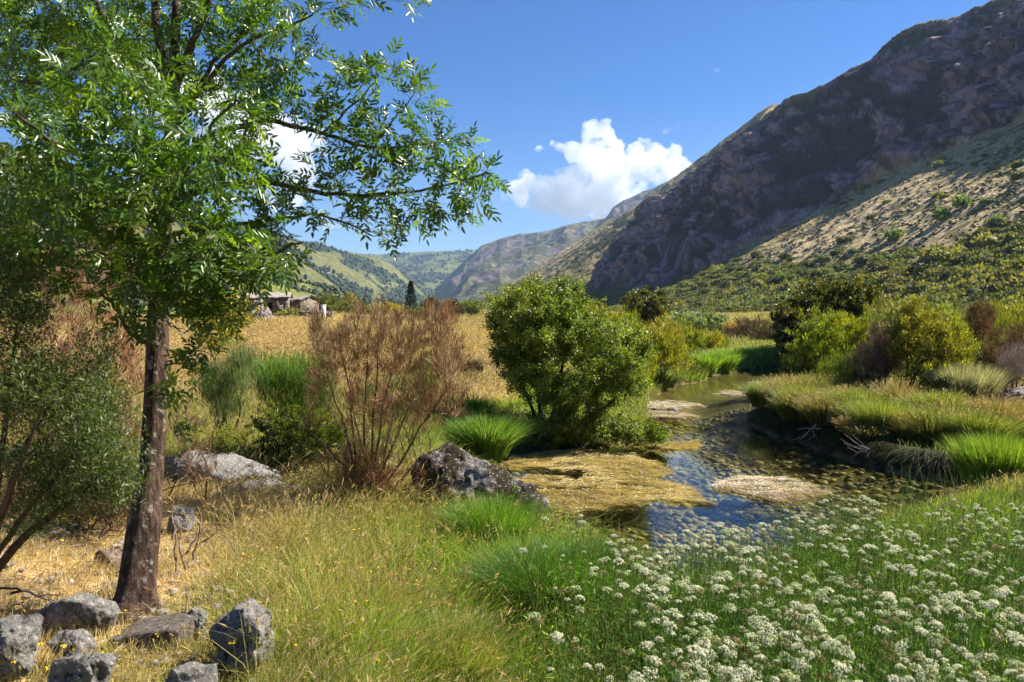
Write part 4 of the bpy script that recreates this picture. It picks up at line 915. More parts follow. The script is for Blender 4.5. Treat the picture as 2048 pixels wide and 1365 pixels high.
for lab, pix, dd_ in (('bare broken sapling stem standing nearest to the ash trunk', [[(352, 1150), (345, 1090), (338, 1040), (345, 990)], [(345, 1080), (352, 1040), (350, 1010)]], 4.9),
                ('forked bare stem with a knobbly top, second from the ash trunk', [[(373, 1140), (372, 1090), (368, 1040)], [(372, 1110), (385, 1085), (390, 1060)]], 4.9),
                ('bare leaning stem with a pale broken side branch', [[(388, 1120), (396, 1070), (404, 1030), (402, 1005)], [(392, 1095), (430, 1065), (455, 1110)], [(404, 1060), (425, 1075)]], 5.0),
                ('thin dark twig standing upright in the straw by the squared block', [[(371, 1240), (374, 1205), (372, 1172)]], 4.05),
                ('short dead stump of twigs in the grass beyond the craggy stone', [[(580, 1195), (578, 1160), (574, 1130)], [(592, 1195), (596, 1160), (594, 1132)], [(585, 1200), (588, 1170)]], 5.2)):
    dead('dead_sapling', lab, P(*pix[0][0], dd_), pix, dd_, .008, (.22, .15, .11), 'sapling')
dead('dead_branch', 'dark curved dead branch lying on the broad low rock', P(100, 1195, 4.0), [[(-20, 1175), (50, 1172), (95, 1180), (118, 1198)], [(20, 1188), (70, 1184), (118, 1198)], [(80, 1192), (140, 1188)]], 4.0, .008, (.06, .045, .035))

# ------------------------------------------------------------------ grass
def blades(mb, p, h, w, lean, bend, col, tipc=None, rng=None):
    """curved tapering blades; lean (N,2) horizontal direction times amount"""
    rng = rng or R
    N = len(p); h = np.broadcast_to(h, N)[:, None]; w = np.broadcast_to(w, N)[:, None]; bend = np.broadcast_to(bend, N)[:, None]
    a = rng.uniform(0, 2 * math.pi, N); sd = np.stack([np.cos(a), np.sin(a), 0 * a], 1)
    ld = np.concatenate([lean, np.zeros((N, 1))], 1)
    def at(t):
        q = p + C3(0, 0, 1) * h * (t - .32 * bend * t * t) + ld * h * (t * .35 + bend * t * t)
        return q
    V = []
    for t, k in ((0, 1), (.38, .85), (.74, .55)):
        c = at(t); V += [c - sd * w * k * .5, c + sd * w * k * .5]
    V.append(at(1.0)); V = np.stack(V, 1)
    i = np.arange(N)[:, None] * 7
    c = np.asarray(col, float)
    if c.ndim == 1: c = np.broadcast_to(c, (N, 3))
    cc = np.repeat(c[:, None], 7, 1).copy()
    if tipc is not None: cc[:, 5:] = mix(cc[:, 5:], np.asarray(tipc, float)[:, None] if np.ndim(tipc) == 2 else C3(*tipc), .6); cc[:, 6] = mix(cc[:, 6], C3(*tipc) if np.ndim(tipc) == 1 else tipc, .5)
    mb.add(V.reshape(-1, 3), [np.concatenate([i + [0, 1, 3, 2], i + [2, 3, 5, 4]]), i + [4, 5, 6]], cc.reshape(-1, 3))
    return at(1.0), at(.9)
def seedheads(mb, tip, pre, ln, wd, col):
    d = nrm(tip - pre)
    ln = np.broadcast_to(ln, len(d))
    for k in range(3): leaves(mb, pre + d * ln[:, None] * k * .3, nrm(d + rv(len(d)) * .3), rv(len(d)), ln * .7, wd, col)
def rock_free(x, y, m=.78):
    ok = np.ones(len(x), bool)
    for cx, cy_, rx, ry in ROCKS: ok &= ((x - cx) / (rx * m))**2 + ((y - cy_) / (max(ry, .04) * m))**2 > 1
    return ok
def grass_cols(x, y, g, n):
    straw = colvar(n, (.58, .44, .235), .28, (.68, .56, .38), .35); olive = colvar(n, (.27, .29, .06), .3, (.46, .38, .14), .35); grn = colvar(n, (.18, .31, .03), .25, (.30, .40, .055), .3)
    g = np.clip(g + R.normal(size=n) * .16, 0, 1)[:, None]
    c = np.where(g < .5, mix(straw, olive, g * 2), mix(olive, grn, g * 2 - 1))
    return c
def scatter(n, px0, px1, d0, d1, law='lin'):
    u = R.random(n); d = d0 + (d1 - d0) * u if law == 'lin' else d0 * (d1 / d0) ** u
    x = (R.uniform(px0, px1, n) - W0 / 2) / F * d
    return x, d
def lay_grass(name, label, n, px, dr, law, hfun, wfun, keepfun=None, seeds=.12, bendr=(.1, .6), greenadd=0, cat='grass', goldg=None, clump=0, tintf=None):
    x, y = scatter(n, *px, *dr, law)
    if clump: 
        x = x + R.normal(size=n) * 0; cn = fbm(x * clump, y * clump, o=2); k = R.random(n) < sm(cn, -.55, .3) + .12; x, y = x[k], y[k]
    sd = river_sd(x, y); k = (sd > .04) & rock_free(x, y)
    if keepfun is not None: k &= keepfun(x, y, sd)
    x, y, sd = x[k], y[k], sd[k]; n = len(x); z = gz(x, y, sd)
    g = np.clip(greenness(x, y) + greenadd, 0, 1) if goldg is None else goldg(x, y)
    h = hfun(x, y, g, sd) * R.uniform(.5, 1.2, n); w = wfun(x, y) * R.uniform(.7, 1.3, n)
    wind = np.stack([.35 + .5 * fbm(x * .7, y * .7 + 3, o=2), .1 + .6 * fbm(x * .7 + 9, y * .7, o=2)], 1)
    lean = wind + R.normal(size=(n, 2)) * (.4 + .5 * R.random((n, 1)))
    c = grass_cols(x, y, g, n) if tintf is None else tintf(n); mb = MB()
    dry_tip = np.where(g[:, None] > .75, c * 1.15, mix(c, C3(.55, .42, .2), .5))
    t, q = blades(mb, np.stack([x, y, z - .01], 1), h, w, lean, R.uniform(*bendr, n), c, dry_tip)
    s_ = (R.random(n) < seeds * (1.15 - g)) & (h > .12)
    if s_.any():
        m_ = s_.sum(); seedheads(mb, t[s_], q[s_], np.clip(h[s_] * .16, .015, .07), w[s_] * 1.8, colvar(m_, (.50, .36, .17), .25, (.42, .27, .16), .3))
    return tag(mb.build(name, M_GRASS), label, cat, kind='stuff')
def hfore(x, y, g, sd):
    straw = sm(ppx(x, y), 450, 700)
    low = 1 - .6 * sm(x, 1.6, 3.0) * sm(y, 5.0, 6.4)
    return low * (.12 + .18 * straw + .04 * g) * (1 + .5 * sm(fbm(x * 2.3 + 5, y * 2.3, o=2), 0, .5)) * (.75 + .5 * fbm(x * 1.1, y * 1.1, o=2)) * (.4 + .6 * sm(sd, .0, .5))
lay_grass('meadow_grass', 'mixed straw and green grass around the rocks and the tree', 215000, (-700, 3000), (1.9, 8.2), 'lin', hfore, lambda x, y: .0022 + .0006 * y, seeds=.16)
lay_grass('seeding_grass', 'thin arching seeding grass stems with pale heads', 9000, (420, 1250), (2.4, 7.2), 'lin', lambda x, y, g, sd: .34 + .08 * (1 - g), lambda x, y: .0014 + .0003 * y, keepfun=lambda x, y, sd: sd > .3, seeds=.9, bendr=(.2, .8))
lay_grass('bank_grass', 'tussocky grass on the banks beyond the rocks', 165000, (-450, 1500), (8.0, 27), 'log', lambda x, y, g, sd: .22 + .14 * (1 - g) - .08 * sm(g, .7, 1), lambda x, y: .003 + .0006 * y, seeds=.1)
lay_grass('bank_grass', 'pinkish dry and green grass on the undercut far bank', 165000, (1380, 2900), (7.9, 34), 'log', lambda x, y, g, sd: (.26 + .16 * (1 - g) * sm(sd, .3, 1.2)) * (.62 - .3 * sm(y, 17.5, 20) * (1 - sm(sd, 1.2, 3.5))), lambda x, y: .003 + .00055 * y, seeds=.30, keepfun=lambda x, y, sd: (x > 3.5) & (sd > .24) & (R.random(len(x)) < np.where(y < 10.2, 1, .16 + .84 * sm(sd, 1.6, 4.0))), clump=2.2)
lay_grass('seeding_grass', 'tall pinkish-brown seeding grass on top of the far bank', 9000, (1560, 2150), (12.3, 19.5), 'lin', lambda x, y, g, sd: (.42 + .12 * fbm(x, y, o=2)) * sm(sd, .1, 1.3), lambda x, y: .005 + 0 * x, seeds=.8, clump=1.0,
          keepfun=lambda x, y, sd: (x > 4) & (sd > .45), tintf=lambda n: colvar(n, (.42, .27, .16), .25, (.30, .30, .09), .35))
lay_grass('golden_grass', 'tall golden dry grass filling the field', 150000, (-450, 1030), (15, 120), 'log', lambda x, y, g, sd: .42 + .1 * fbm(x * .3, y * .3, o=2), lambda x, y: .004 + .0007 * y, seeds=.5,
          goldg=lambda x, y: np.clip(.04 + .55 * sm(fbm(x * .22, y * .16, o=3), .12, .5), 0, 1), keepfun=lambda x, y, sd: (sd > 1.6) & (x < 3.5 + .05 * y))
lay_grass('meadow_grass', 'bright green meadow grass at the far river bend', 60000, (1280, 1650), (25, 60), 'log', lambda x, y, g, sd: .3 + .12 * fbm(x * .5, y * .5, o=2), lambda x, y: .004 + .0008 * y, seeds=.02,
          goldg=lambda x, y: np.clip(.93 + .2 * fbm(x * .3, y * .3, o=2), 0, 1), keepfun=lambda x, y, sd: (x < 15) | (y > 32))
lay_grass('field_scrub', 'dry scrubby grass on the valley floor at the mountain foot', 60000, (900, 2300), (30, 180), 'log', lambda x, y, g, sd: .45 + .3 * fbm(x * .2, y * .2, o=2), lambda x, y: .006 + .0010 * y, seeds=.1,
          goldg=lambda x, y: np.clip(.5 + .5 * fbm(x * .1, y * .1, o=2), 0, 1), cat='scrub')
def hang(n, x, y, sd): return 0
def specks():
    mb = MB(); n = 260; x, y = scatter(n * 3, 0, 900, 2.8, 9.0); k = (river_sd(x, y) > .4) & rock_free(x, y, 1.1); x, y = x[k][:n], y[k][:n]; n = len(x); z = gz(x, y) + R.uniform(.12, .30, n)
    for r_ in range(4): leaves(mb, np.stack([x, y, z], 1) + rv(n) * .004, rv(n) * C3(1, 1, .4), C3(0, 0, 1) + rv(n) * .5, .013, .011, colvar(n, (.80, .55, .03), .15))
    tubes(mb, np.stack([np.stack([x, y, z - .25], 1), np.stack([x, y, z - .1], 1) + rv(n) * .01, np.stack([x, y, z], 1)], 1), np.full((n, 3), .0009), 3, C3(.2, .26, .07))
    tag(mb.build('yellow_flowers', M_FLOWER), 'tiny yellow flowers dotted through the foreground grass', 'flowers', kind='stuff')
    mb = MB(); n = 900; x, y = scatter(n, -150, 620, 2.6, 6.5); k = rock_free(x, y, 1.0); x, y = x[k], y[k]; n = len(x); z = gz(x, y); a = R.uniform(0, 6.28, n); d = np.stack([np.cos(a), np.sin(a), R.normal(size=n) * .12], 1) * R.uniform(.03, .14, (n, 1))
    p = np.stack([x, y, z + .035], 1); tubes(mb, np.stack([p, p + d * .5 + rv(n) * .006, p + d], 1), np.full((n, 3), .0022), 4, colvar(n, (.20, .13, .08), .35, (.40, .33, .26), .3))
    tag(mb.build('twig_litter', M_WOOD), 'fallen twigs and dead leaves littering the straw round the tree', 'litter', kind='stuff')
    mb = MB(); n = 420; x, y = scatter(n, -150, 640, 2.6, 6.0); k = rock_free(x, y, 1.0); x, y = x[k], y[k]; n = len(x); r = R.uniform(.008, .03, n); V_, f = ICO2; V_ = nrm(V_)
    q = V_[None] * r[:, None, None] * np.stack([R.uniform(.8, 1.5, n), R.uniform(.8, 1.3, n), R.uniform(.5, .8, n)], 1)[:, None] * (1 + .1 * R.normal(size=(n, len(V_), 1)).clip(-1, 1)) + np.stack([x, y, gz(x, y) + .012], 1)[:, None]
    mb.add(q.reshape(-1, 3), (f[None] + (np.arange(n) * len(V_))[:, None, None]).reshape(-1, 3), np.repeat(colvar(n, (.28, .25, .22), .35), len(V_), 0))
    tag(mb.build('gravel_pebbles', mat_tint('pebble', .9, .3, 30)), 'small loose stones scattered between the foreground rocks', 'pebbles', kind='stuff')
specks()
# tussocks: one thing each
def tussock(label, px, py, d, rad, h, n, col, alt, bend=(.5, 1.3), z=None, ax=(1, .8), w=.004, seeds=0, mat=None, altp=.3):
    c = B(px, py, d) if z is None else P(px, py, d) * C3(1, 1, 0) + C3(0, 0, z)
    a = R.uniform(0, 2 * math.pi, n); r = np.sqrt(R.random(n))
    h = h * 1.22; n = len(a); far_ = d > 9
    if far_: bend = (bend[0] * .6, bend[1] * .62); w = w * 1.7
    p = np.stack([np.cos(a) * r * rad * ax[0] * .6, np.sin(a) * r * rad * ax[1] * .6, .12 * h * (1 - r * r)], 1)
    lean = np.stack([np.cos(a), np.sin(a)], 1) * (r * .58 + .06)[:, None] + R.normal(size=(n, 2)) * .16
    mb = MB(); t, q = blades(mb, p, h * R.uniform(.6, 1.15, n), w * R.uniform(.7, 1.3, n), lean, R.uniform(*bend, n), colvar(n, col, .3, alt, altp) * (1 + .3 * fbm(p[:, 0] * 6, p[:, 1] * 6, o=2))[:, None])
    if seeds:
        s_ = R.random(n) < seeds; seedheads(mb, t[s_], q[s_], .04, w * 1.4, colvar(s_.sum(), (.45, .32, .2), .2))
    o = mb.build('grass_tussock', mat or M_GRASS); o.location = c
    return tag(o, label, 'grass tussock', 'grass tussocks along the river')
G1, G2 = (.11, .23, .025), (.22, .34, .05)
tussock('fountain-shaped bright green tussock at the pool beside the sloping boulder', 972, 930, 12.2, .55, .55, 5200, G1, (.28, .36, .10), (.7, 1.5), w=.006)
tussock('smaller green tussock behind the fountain-shaped one', 930, 880, 13.2, .5, .45, 3000, G1, G2, w=.006)
tussock('large fine dark green tussock in front of the sloping boulder', 1120, 1215, 5.2, .55, .40, 12000, (.07, .17, .02), (.13, .25, .03), (.5, 1.2), w=.0032)
tussock('green tussock between the boulder foot and the fine dark one', 985, 1110, 6.4, .4, .34, 5000, (.12, .25, .025), G2, (.3, .9), w=.0035)
tussock('yellow-green tussock in the grass right of the wedge-shaped rock', 900, 1290, 4.0, .32, .26, 4200, (.20, .27, .04), (.42, .38, .12), (.3, .9), w=.003, seeds=.05)
tussock('big silvery-green tussock drooping over the bank at the river corner', 1560, 822, 17.0, .60, .50, 3800, (.13, .22, .035), (.34, .38, .16), (.8, 1.6), w=.008)
tussock('reddish-green tussock behind the river-corner one', 1600, 812, 17.6, .5, .45, 3000, (.20, .19, .05), (.28, .15, .06), w=.008, seeds=.1)
tussock('rounded lime-green tussock above the bleached branch', 1610, 850, 15.2, .55, .5, 3800, (.19, .25, .035), (.32, .31, .09), (.5, 1.1), w=.007)
tussock('wide lime-green tussock in the middle of the undercut bank', 1680, 855, 14.6, .75, .5, 4600, (.18, .22, .035), (.36, .28, .12), (.4, 1.1), w=.007, seeds=.1)
tussock('upright lime tussock above the fan of pale twigs', 1762, 885, 12.8, .45, .5, 3600, (.20, .28, .035), (.36, .34, .10), (.3, .9), w=.006)
tussock('small dark round tussock standing alone on the far bank', 1890, 840, 14.8, .36, .42, 2600, (.09, .13, .025), (.18, .20, .04), (.2, .7), w=.006)
tussock('olive tussock hanging over the dark undercut', 1860, 915, 12.3, .6, .4, 3800, (.15, .17, .035), (.32, .25, .10), (.7, 1.5), w=.006)
tussock('green tussock at the end of the undercut bank', 1960, 925, 11.9, .6, .42, 3800, (.12, .18, .03), (.3, .27, .08), (.6, 1.4), w=.006)
tussock('greyish feathery tussock under the rust-brown bush', 1930, 790, 16.6, .8, .7, 4200, (.27, .28, .18), (.4, .36, .25), (.2, .9), w=.007)
tussock('bright tussock on the near shore at the picture edge', 2000, 985, 10.0, .7, .5, 5600, (.16, .27, .03), (.28, .36, .05), (.3, .9), w=.005)
tussock('grey-green tussock just past the willow at the water', 1325, 775, 23.2, .55, .6, 2600, (.16, .22, .06), (.3, .33, .14), (.7, 1.4), w=.01)
tussock('yellowish tussock on the slope behind the river-corner tussocks', 1650, 800, 18.4, .5, .42, 2600, (.33, .28, .12), (.44, .36, .18), (.4, 1.1), w=.008)
for k, (px, py, d) in enumerate([(1405, 762, 27.6), (1440, 752, 29), (1475, 744, 31.5), (1515, 737, 33.5), (1555, 735, 34.5), (1585, 738, 33)]):
    tussock('bright green tussock, one of the row along the far river bend', px, py, d, .8, .6, 1500, (.17, .29, .03), (.3, .4, .06), (.6, 1.4), w=.014, z=.12)
for k, (px, py, d, r_, h_, c1, c2) in enumerate([(1588, 862, 14.9, .34, .42, (.17, .24, .03), (.3, .28, .09)), (1650, 872, 14.0, .4, .46, (.22, .20, .05), (.36, .26, .13)), (1722, 880, 13.4, .42, .44, (.15, .23, .03), (.3, .3, .08)),
        (1800, 905, 12.7, .44, .42, (.24, .21, .06), (.38, .28, .14)), (1910, 900, 12.6, .46, .46, (.16, .22, .035), (.34, .28, .1)), (1985, 890, 13.0, .5, .46, (.22, .20, .06), (.38, .27, .13)), (1830, 865, 13.9, .4, .4, (.18, .24, .04), (.34, .3, .1)), (1700, 832, 15.6, .45, .46, (.20, .22, .04), (.38, .28, .13))]):
    tussock('small mixed green and straw tussock crowning the undercut bank', px, py, d, r_, h_, 2600, c1, c2, (.4, 1.4), w=.006, seeds=.12)['group'] = 'small tussocks crowning the undercut bank'
rg_ = np.random.default_rng(77); ks = 0
while ks < 34:
    d = rg_.uniform(11.6, 19.5); px = rg_.uniform(1500, 2120); x = (px - W0 / 2) / F * d; q = float(river_sd(np.array([x]), np.array([d]))[0])
    if x < 4 or q < .25 or q > 2.3: continue
    g_ = rg_.random(); c1, c2 = [((.16, .24, .03), (.30, .34, .07)), ((.26, .22, .06), (.40, .29, .15)), ((.20, .25, .04), (.40, .36, .13)), ((.11, .15, .03), (.24, .22, .07))][rg_.integers(4)]
    tussock('shaggy tussock, one of many packed along the top of the far bank', px, 850, d, rg_.uniform(.2, .52), rg_.uniform(.18, .62), int(rg_.uniform(1300, 2400)), c1, c2, (.3, 1.5), w=.0065, seeds=.15)['group'] = 'shaggy tussocks packed on the far bank'
    ks += 1
# dark overhanging roots and sedge at the undercut
def bank_fringe():
    mb = MB(); i0 = 21; pts = RIVW[20:27]
    q = resample(np.c_[pts, np.zeros(len(pts))], 200); n = 14000
    k = R.integers(0, 199, n); f = R.random((n, 1)); p = q[k] * (1 - f) + q[k + 1] * f
    t = nrm(q[k + 1] - q[k]); no = np.stack([t[:, 1], -t[:, 0]], 1)
    test = river_sd(p[:200, 0] + no[:200, 0] * .3, p[:200, 1] + no[:200, 1] * .3); sgn = np.sign(np.median(test))
    no = no * sgn; off = R.uniform(.15, .5, (n, 1)); p = p + np.c_[no, np.zeros(n)] * off
    p[:, 2] = gz(p[:, 0], p[:, 1])
    off_ = R.random(n)
    blades(mb, p, R.uniform(.06, .20, n) * (1 + .5 * fbm(p[:, 0] * 2, p[:, 1] * 2, o=2)), .008, -no * R.uniform(.05, .34, (n, 1)) + R.normal(size=(n, 2)) * .12, R.uniform(2.5, 5.0, n), colvar(n, (.05, .075, .016), .45, (.12, .09, .04), .25) * (1 + .5 * fbm(p[:, 0] * 3, p[:, 1] * 3, o=2))[:, None])
    return tag(mb.build('hanging_grass', M_GRASS), 'dark grass and roots hanging down the undercut bank', 'grass', kind='stuff')
bank_fringe()

# ------------------------------------------------------------------ riverbed stones and water weed
def bed_stones():
    mb = MB(); n = 8500
    px = R.uniform(950, 2050, n); d = 6.0 + 13 * R.random(n) ** 1.1
    x = (px - W0 / 2) / F * d; sd = river_sd(x, d); k = sd < -.02; x, d, sd = x[k], d[k], sd[k]; n = len(x)
    z = gz(x, d, sd); r = R.uniform(.025, .085, n) * (1 + .4 * (R.random(n) < .08)); v, f = ICO1
    sq = nrm(v)
    rot = R.uniform(0, 2 * math.pi, n); S3 = np.stack([r * R.uniform(.8, 1.4, n), r * R.uniform(.6, 1, n), r * R.uniform(.3, .55, n)], 1)
    q = sq[None] * S3[:, None] * (1 + .12 * R.normal(size=(n, len(v), 1)).clip(-1, 1))
    c, s_ = np.cos(rot)[:, None], np.sin(rot)[:, None]
    q = np.stack([q[..., 0] * c - q[..., 1] * s_, q[..., 0] * s_ + q[..., 1] * c, q[..., 2]], -1)
    q[..., 2] = np.minimum(q[..., 2] + (z + r * .12)[:, None], -.012)
    q[..., 0] += x[:, None]; q[..., 1] += d[:, None]
    cl = np.where(R.random((n, 1)) < .45, colvar(n, (.36, .27, .10), .45), np.where(R.random((n, 1)) < .5, colvar(n, (.18, .15, .07), .4), colvar(n, (.34, .31, .20), .4)))
    mb.add(q.reshape(-1, 3), (f[None] + (np.arange(n) * len(v))[:, None, None]).reshape(-1, 3), np.repeat(cl, len(v), 0))
    return tag(mb.build('riverbed_stones', mat_tint('wet_stone', .6, .35, 20), smooth=True), 'brown and olive cobbles lying on the riverbed', 'stones', kind='stuff')
bed_stones()
def inpoly(px, py, poly):
    ins = np.zeros(len(px), bool); n = len(poly)
    for i in range(n):
        ax_, ay_ = poly[i]; bx_, by_ = poly[(i + 1) % n]
        ins ^= ((ay_ > py) != (by_ > py)) & (px < (bx_ - ax_) * (py - ay_) / (by_ - ay_ + 1e-9) + ax_)
    return ins
M_WEED = mat_leaf('water_weed', .25, .5, .5, (1.1, 1, .7))
def weed(label, poly, n, flowers=.04, col=(.42, .33, .085), alt=(.58, .46, .17), thick=.045, sl=.17, w=.006):
    pw = [tuple(G(a, b, .01)[:2]) for a, b in poly]; A = np.array(pw); lo, hi = A.min(0), A.max(0)
    cen = A.mean(0); m = n * 4
    x = R.uniform(lo[0] - .2, hi[0] + .2, m); y = R.uniform(lo[1] - .2, hi[1] + .2, m)
    jx = x + .16 * fbm(x * 3, y * 3, o=3); jy = y + .22 * fbm(x * 3 + 7, y * 3, o=3)
    k = inpoly(jx, jy, pw) & (fbm(x * 2.2 + 3, y * 4.5, o=3) > -.2 + .2 * R.normal(size=m)); x, y = x[k][:n], y[k][:n]; n = len(x)
    fl = fbm(x * 1.1, y * 1.1 + 4, o=2); a = fl * 1.5 - .25
    d = np.stack([np.cos(a), np.sin(a)], 1)
    bump_ = thick * (.35 + .65 * sm(fbm(x * 2.5, y * 6, o=2), -.4, .4)) * R.random(n)
    p = np.stack([x, y, .004 + bump_], 1) - np.array([cen[0], cen[1], 0])
    mb = MB(); L3 = R.uniform(.5, 1.2, n)[:, None] * sl; D = np.c_[d, R.normal(size=n) * .06]
    side = np.c_[-d[:, 1], d[:, 0], np.zeros(n)] * R.normal(size=(n, 1)) * .25
    leaves(mb, p, D + side * .6, C3(0, 0, 1) + rv(n) * .5, L3[:, 0], w * R.uniform(.7, 1.5, n), colvar(n, col, .25, alt, .4) * (1 + .25 * fbm(x * 4, y * 8, o=2))[:, None], fold=.5)
    nf = int(n * flowers)
    if nf:
        q = p[R.integers(0, n, nf)] + C3(0, 0, .012); 
        for r_ in range(3): leaves(mb, q, rv(nf) * C3(1, 1, .2), C3(0, 0, 1) + rv(nf) * .4, .016, .014, colvar(nf, (.78, .74, .66), .1))
    # soft submerged layer the strands lie on
    gx, gy = np.meshgrid(np.linspace(lo[0] - .1, hi[0] + .1, 90), np.linspace(lo[1] - .1, hi[1] + .1, 90), indexing='ij')
    ins = inpoly((gx + .16 * fbm(gx * 3, gy * 3, o=3)).ravel(), (gy + .22 * fbm(gx * 3 + 7, gy * 3, o=3)).ravel(), pw) & (fbm(gx * 2.2 + 3, gy * 4.5, o=3).ravel() > .06)
    gzv = .004 + .5 * thick * sm(fbm(gx * 2.5, gy * 6, o=2), -.4, .4) + .006 * fbm(gx * 20, gy * 20, o=2)
    fc = grid_faces(90, 90); fc = fc[ins[fc].all(1)]
    if len(fc):
        us, inv = np.unique(fc, return_inverse=True)
        V = np.stack([gx - cen[0], gy - cen[1], gzv], -1).reshape(-1, 3)[us]
        mb.add(V, inv.reshape(fc.shape), C3(*col) * .55 * (1 + .3 * fbm(V[:, 0] * 12, V[:, 1] * 12, o=3))[:, None])
    o = mb.build('water_weed_mat', M_WEED); o.location = (cen[0], cen[1], 0)
    return tag(o, label, 'water weed', 'floating weed mats on the river')
weed('golden weed mat in the pool under the willow', [(1005, 915), (1080, 905), (1180, 900), (1260, 908), (1320, 930), (1345, 944), (1290, 957), (1180, 948), (1090, 938), (1010, 940)], 9000)
weed('large golden weed mat spreading from the sloping boulder to the open water', [(975, 962), (1060, 955), (1150, 962), (1180, 948), (1290, 952), (1350, 968), (1385, 984), (1412, 1004), (1330, 1001), (1230, 1008), (1140, 1030), (1070, 1022), (1010, 1000)], 15000, .05)
weed('isolated oval weed mat dotted with tiny white flowers', [(1418, 966), (1470, 957), (1530, 957), (1600, 968), (1652, 986), (1610, 996), (1540, 1002), (1480, 990), (1440, 978)], 9000, .16, (.45, .36, .17), (.6, .5, .33))
weed('short weed patch at the tip of the low willow branch', [(1285, 897), (1335, 884), (1395, 882), (1375, 897), (1310, 906)], 3000, .06)
weed('pale weed streak reaching out past the willow, upper of two', [(1235, 816), (1300, 803), (1360, 803), (1402, 812), (1340, 820)], 2600, .25, (.5, .42, .26), (.62, .55, .4), w=.012)
weed('pale weed streak reaching out past the willow, lower of two', [(1235, 832), (1300, 824), (1350, 826), (1388, 832), (1320, 838)], 2200, .25, (.5, .42, .26), (.62, .55, .4), w=.012)
weed('thin pale weed streak in midstream by the small grey stone', [(1420, 788), (1465, 783), (1530, 787), (1525, 794), (1465, 793)], 2600, .25, (.5, .43, .3), (.62, .56, .42), w=.014)
weed('farthest thin weed streak near the river bend', [(1500, 766), (1545, 763.5), (1580, 766), (1560, 769), (1515, 769)], 1500, .2, (.5, .43, .3), (.6, .55, .4), w=.018)

# ------------------------------------------------------------------ white umbels
def umbel(seed, kind):
    rg = np.random.default_rng(seed); mb = MB(); nu = 19 if kind != 2 else 13; rad = rg.uniform(.028, .038)
    g = 2.399963; k = np.arange(nu); r = np.sqrt((k + .5) / nu) * (1 if kind < 2 else 1.1); a = k * g + rg.uniform(0, 6)
    c = np.stack([np.cos(a) * r * rad, np.sin(a) * r * rad, rad * (rg.uniform(.35, .75) * (1 - r * r) + .09 * rg.normal(size=nu))], 1)
    ro = np.tile(C3(0, 0, -.035), (nu, 1)); mid = (c * .6 + ro * .4) * C3(1.1, 1.1, 1)
    tubes(mb, np.stack([ro, mid, c - C3(0, 0, .004)], 1), np.full((nu, 3), .0006), 3, C3(.18, .26, .07))
    pc = [((.80, .78, .60), (.66, .68, .42)), ((.50, .58, .28), (.68, .70, .42)), ((.36, .24, .13), (.28, .27, .10))][kind]
    m = 11; cen = np.repeat(c, m, 0); o = nrm(np.repeat(nrm(c + C3(0, 0, .03)), m, 0) + rv(nu * m, rg) * .85); ur = .0068 if kind < 2 else .0055
    q = cen + o * ur * rg.uniform(.5, 1.1, (nu * m, 1))
    leaves(mb, q, nrm(np.cross(o, rv(nu * m, rg))), o, .0075, .0065, colvar(nu * m, pc[0], .1, pc[1], .3, rng=rg), fold=.3)
    return mb.mesh('umbel_head', M_FLOWER)
HEADS = [umbel(100 + i, 0) for i in range(5)] + [umbel(120 + i, 1) for i in range(3)] + [umbel(140 + i, 2) for i in range(3)]
def pack(me):
    v = np.empty(len(me.vertices) * 3, np.float32); me.vertices.foreach_get('co', v)
    lt = np.empty(len(me.polygons), np.int32); me.polygons.foreach_get('loop_total', lt)
    vi = np.empty(len(me.loops), np.int32); me.loops.foreach_get('vertex_index', vi)
    st = np.r_[0, np.cumsum(lt)[:-1]]; fs = []
    for q in np.unique(lt): k = st[lt == q]; fs.append(vi[k[:, None] + np.arange(q)])
    c = np.empty(len(v) // 3 * 4, np.float32); me.color_attributes['tint'].data.foreach_get('color', c)
    return v.reshape(-1, 3), fs, c.reshape(-1, 4)[:, :3]
def umbel_stem(seed, h):
    rg = np.random.default_rng(seed); mb = MB(); t = np.linspace(0, 1, 8)[:, None]
    a = rg.uniform(0, 6.28); b = C3(math.cos(a), math.sin(a), 0) * rg.uniform(.03, .12) * h
    L_ = C3(0, 0, h) * t + b * t**2 + C3(rg.normal() * .02, rg.normal() * .02, 0) * np.sin(t * 5)
    L_ = L_ - 0; tubes(mb, L_[None], np.linspace(.0022, .0012, 8)[None], 5, C3(.14, .22, .05))
    for k in (2, 3, 4, 5):                                   # feathery divided leaves
        n = 26; d0 = nrm(C3(rg.normal(), rg.normal(), .6)); ln = rg.uniform(.06, .12)
        s_ = np.linspace(.1, 1, n)[:, None]; q = L_[k] + d0 * ln * s_ - C3(0, 0, .03) * s_**2
        leaves(mb, q, nrm(d0 * .7 + rv(n, rg)), rv(n, rg), .022, .005, colvar(n, (.12, .22, .03), .2, rng=rg))
    return mb.mesh('umbel_stem', M_GRASS), L_[-1]
HS = np.linspace(.42, .86, 12); STEMS = [umbel_stem(200 + i, h) for i, h in enumerate(HS)]
TOPX = [(1000, 1400), (1050, 1060), (1085, 1000), (1120, 1015), (1180, 1035), (1250, 1085), (1300, 1090), (1370, 1065), (1420, 1040), (1500, 1045), (1530, 1020), (1560, 1000), (1620, 985), (1680, 985), (1760, 1005), (1850, 985), (1900, 990), (1960, 1010), (2048, 1000), (2400, 1000)]
_R_keep = R; spots = []
tries = 0
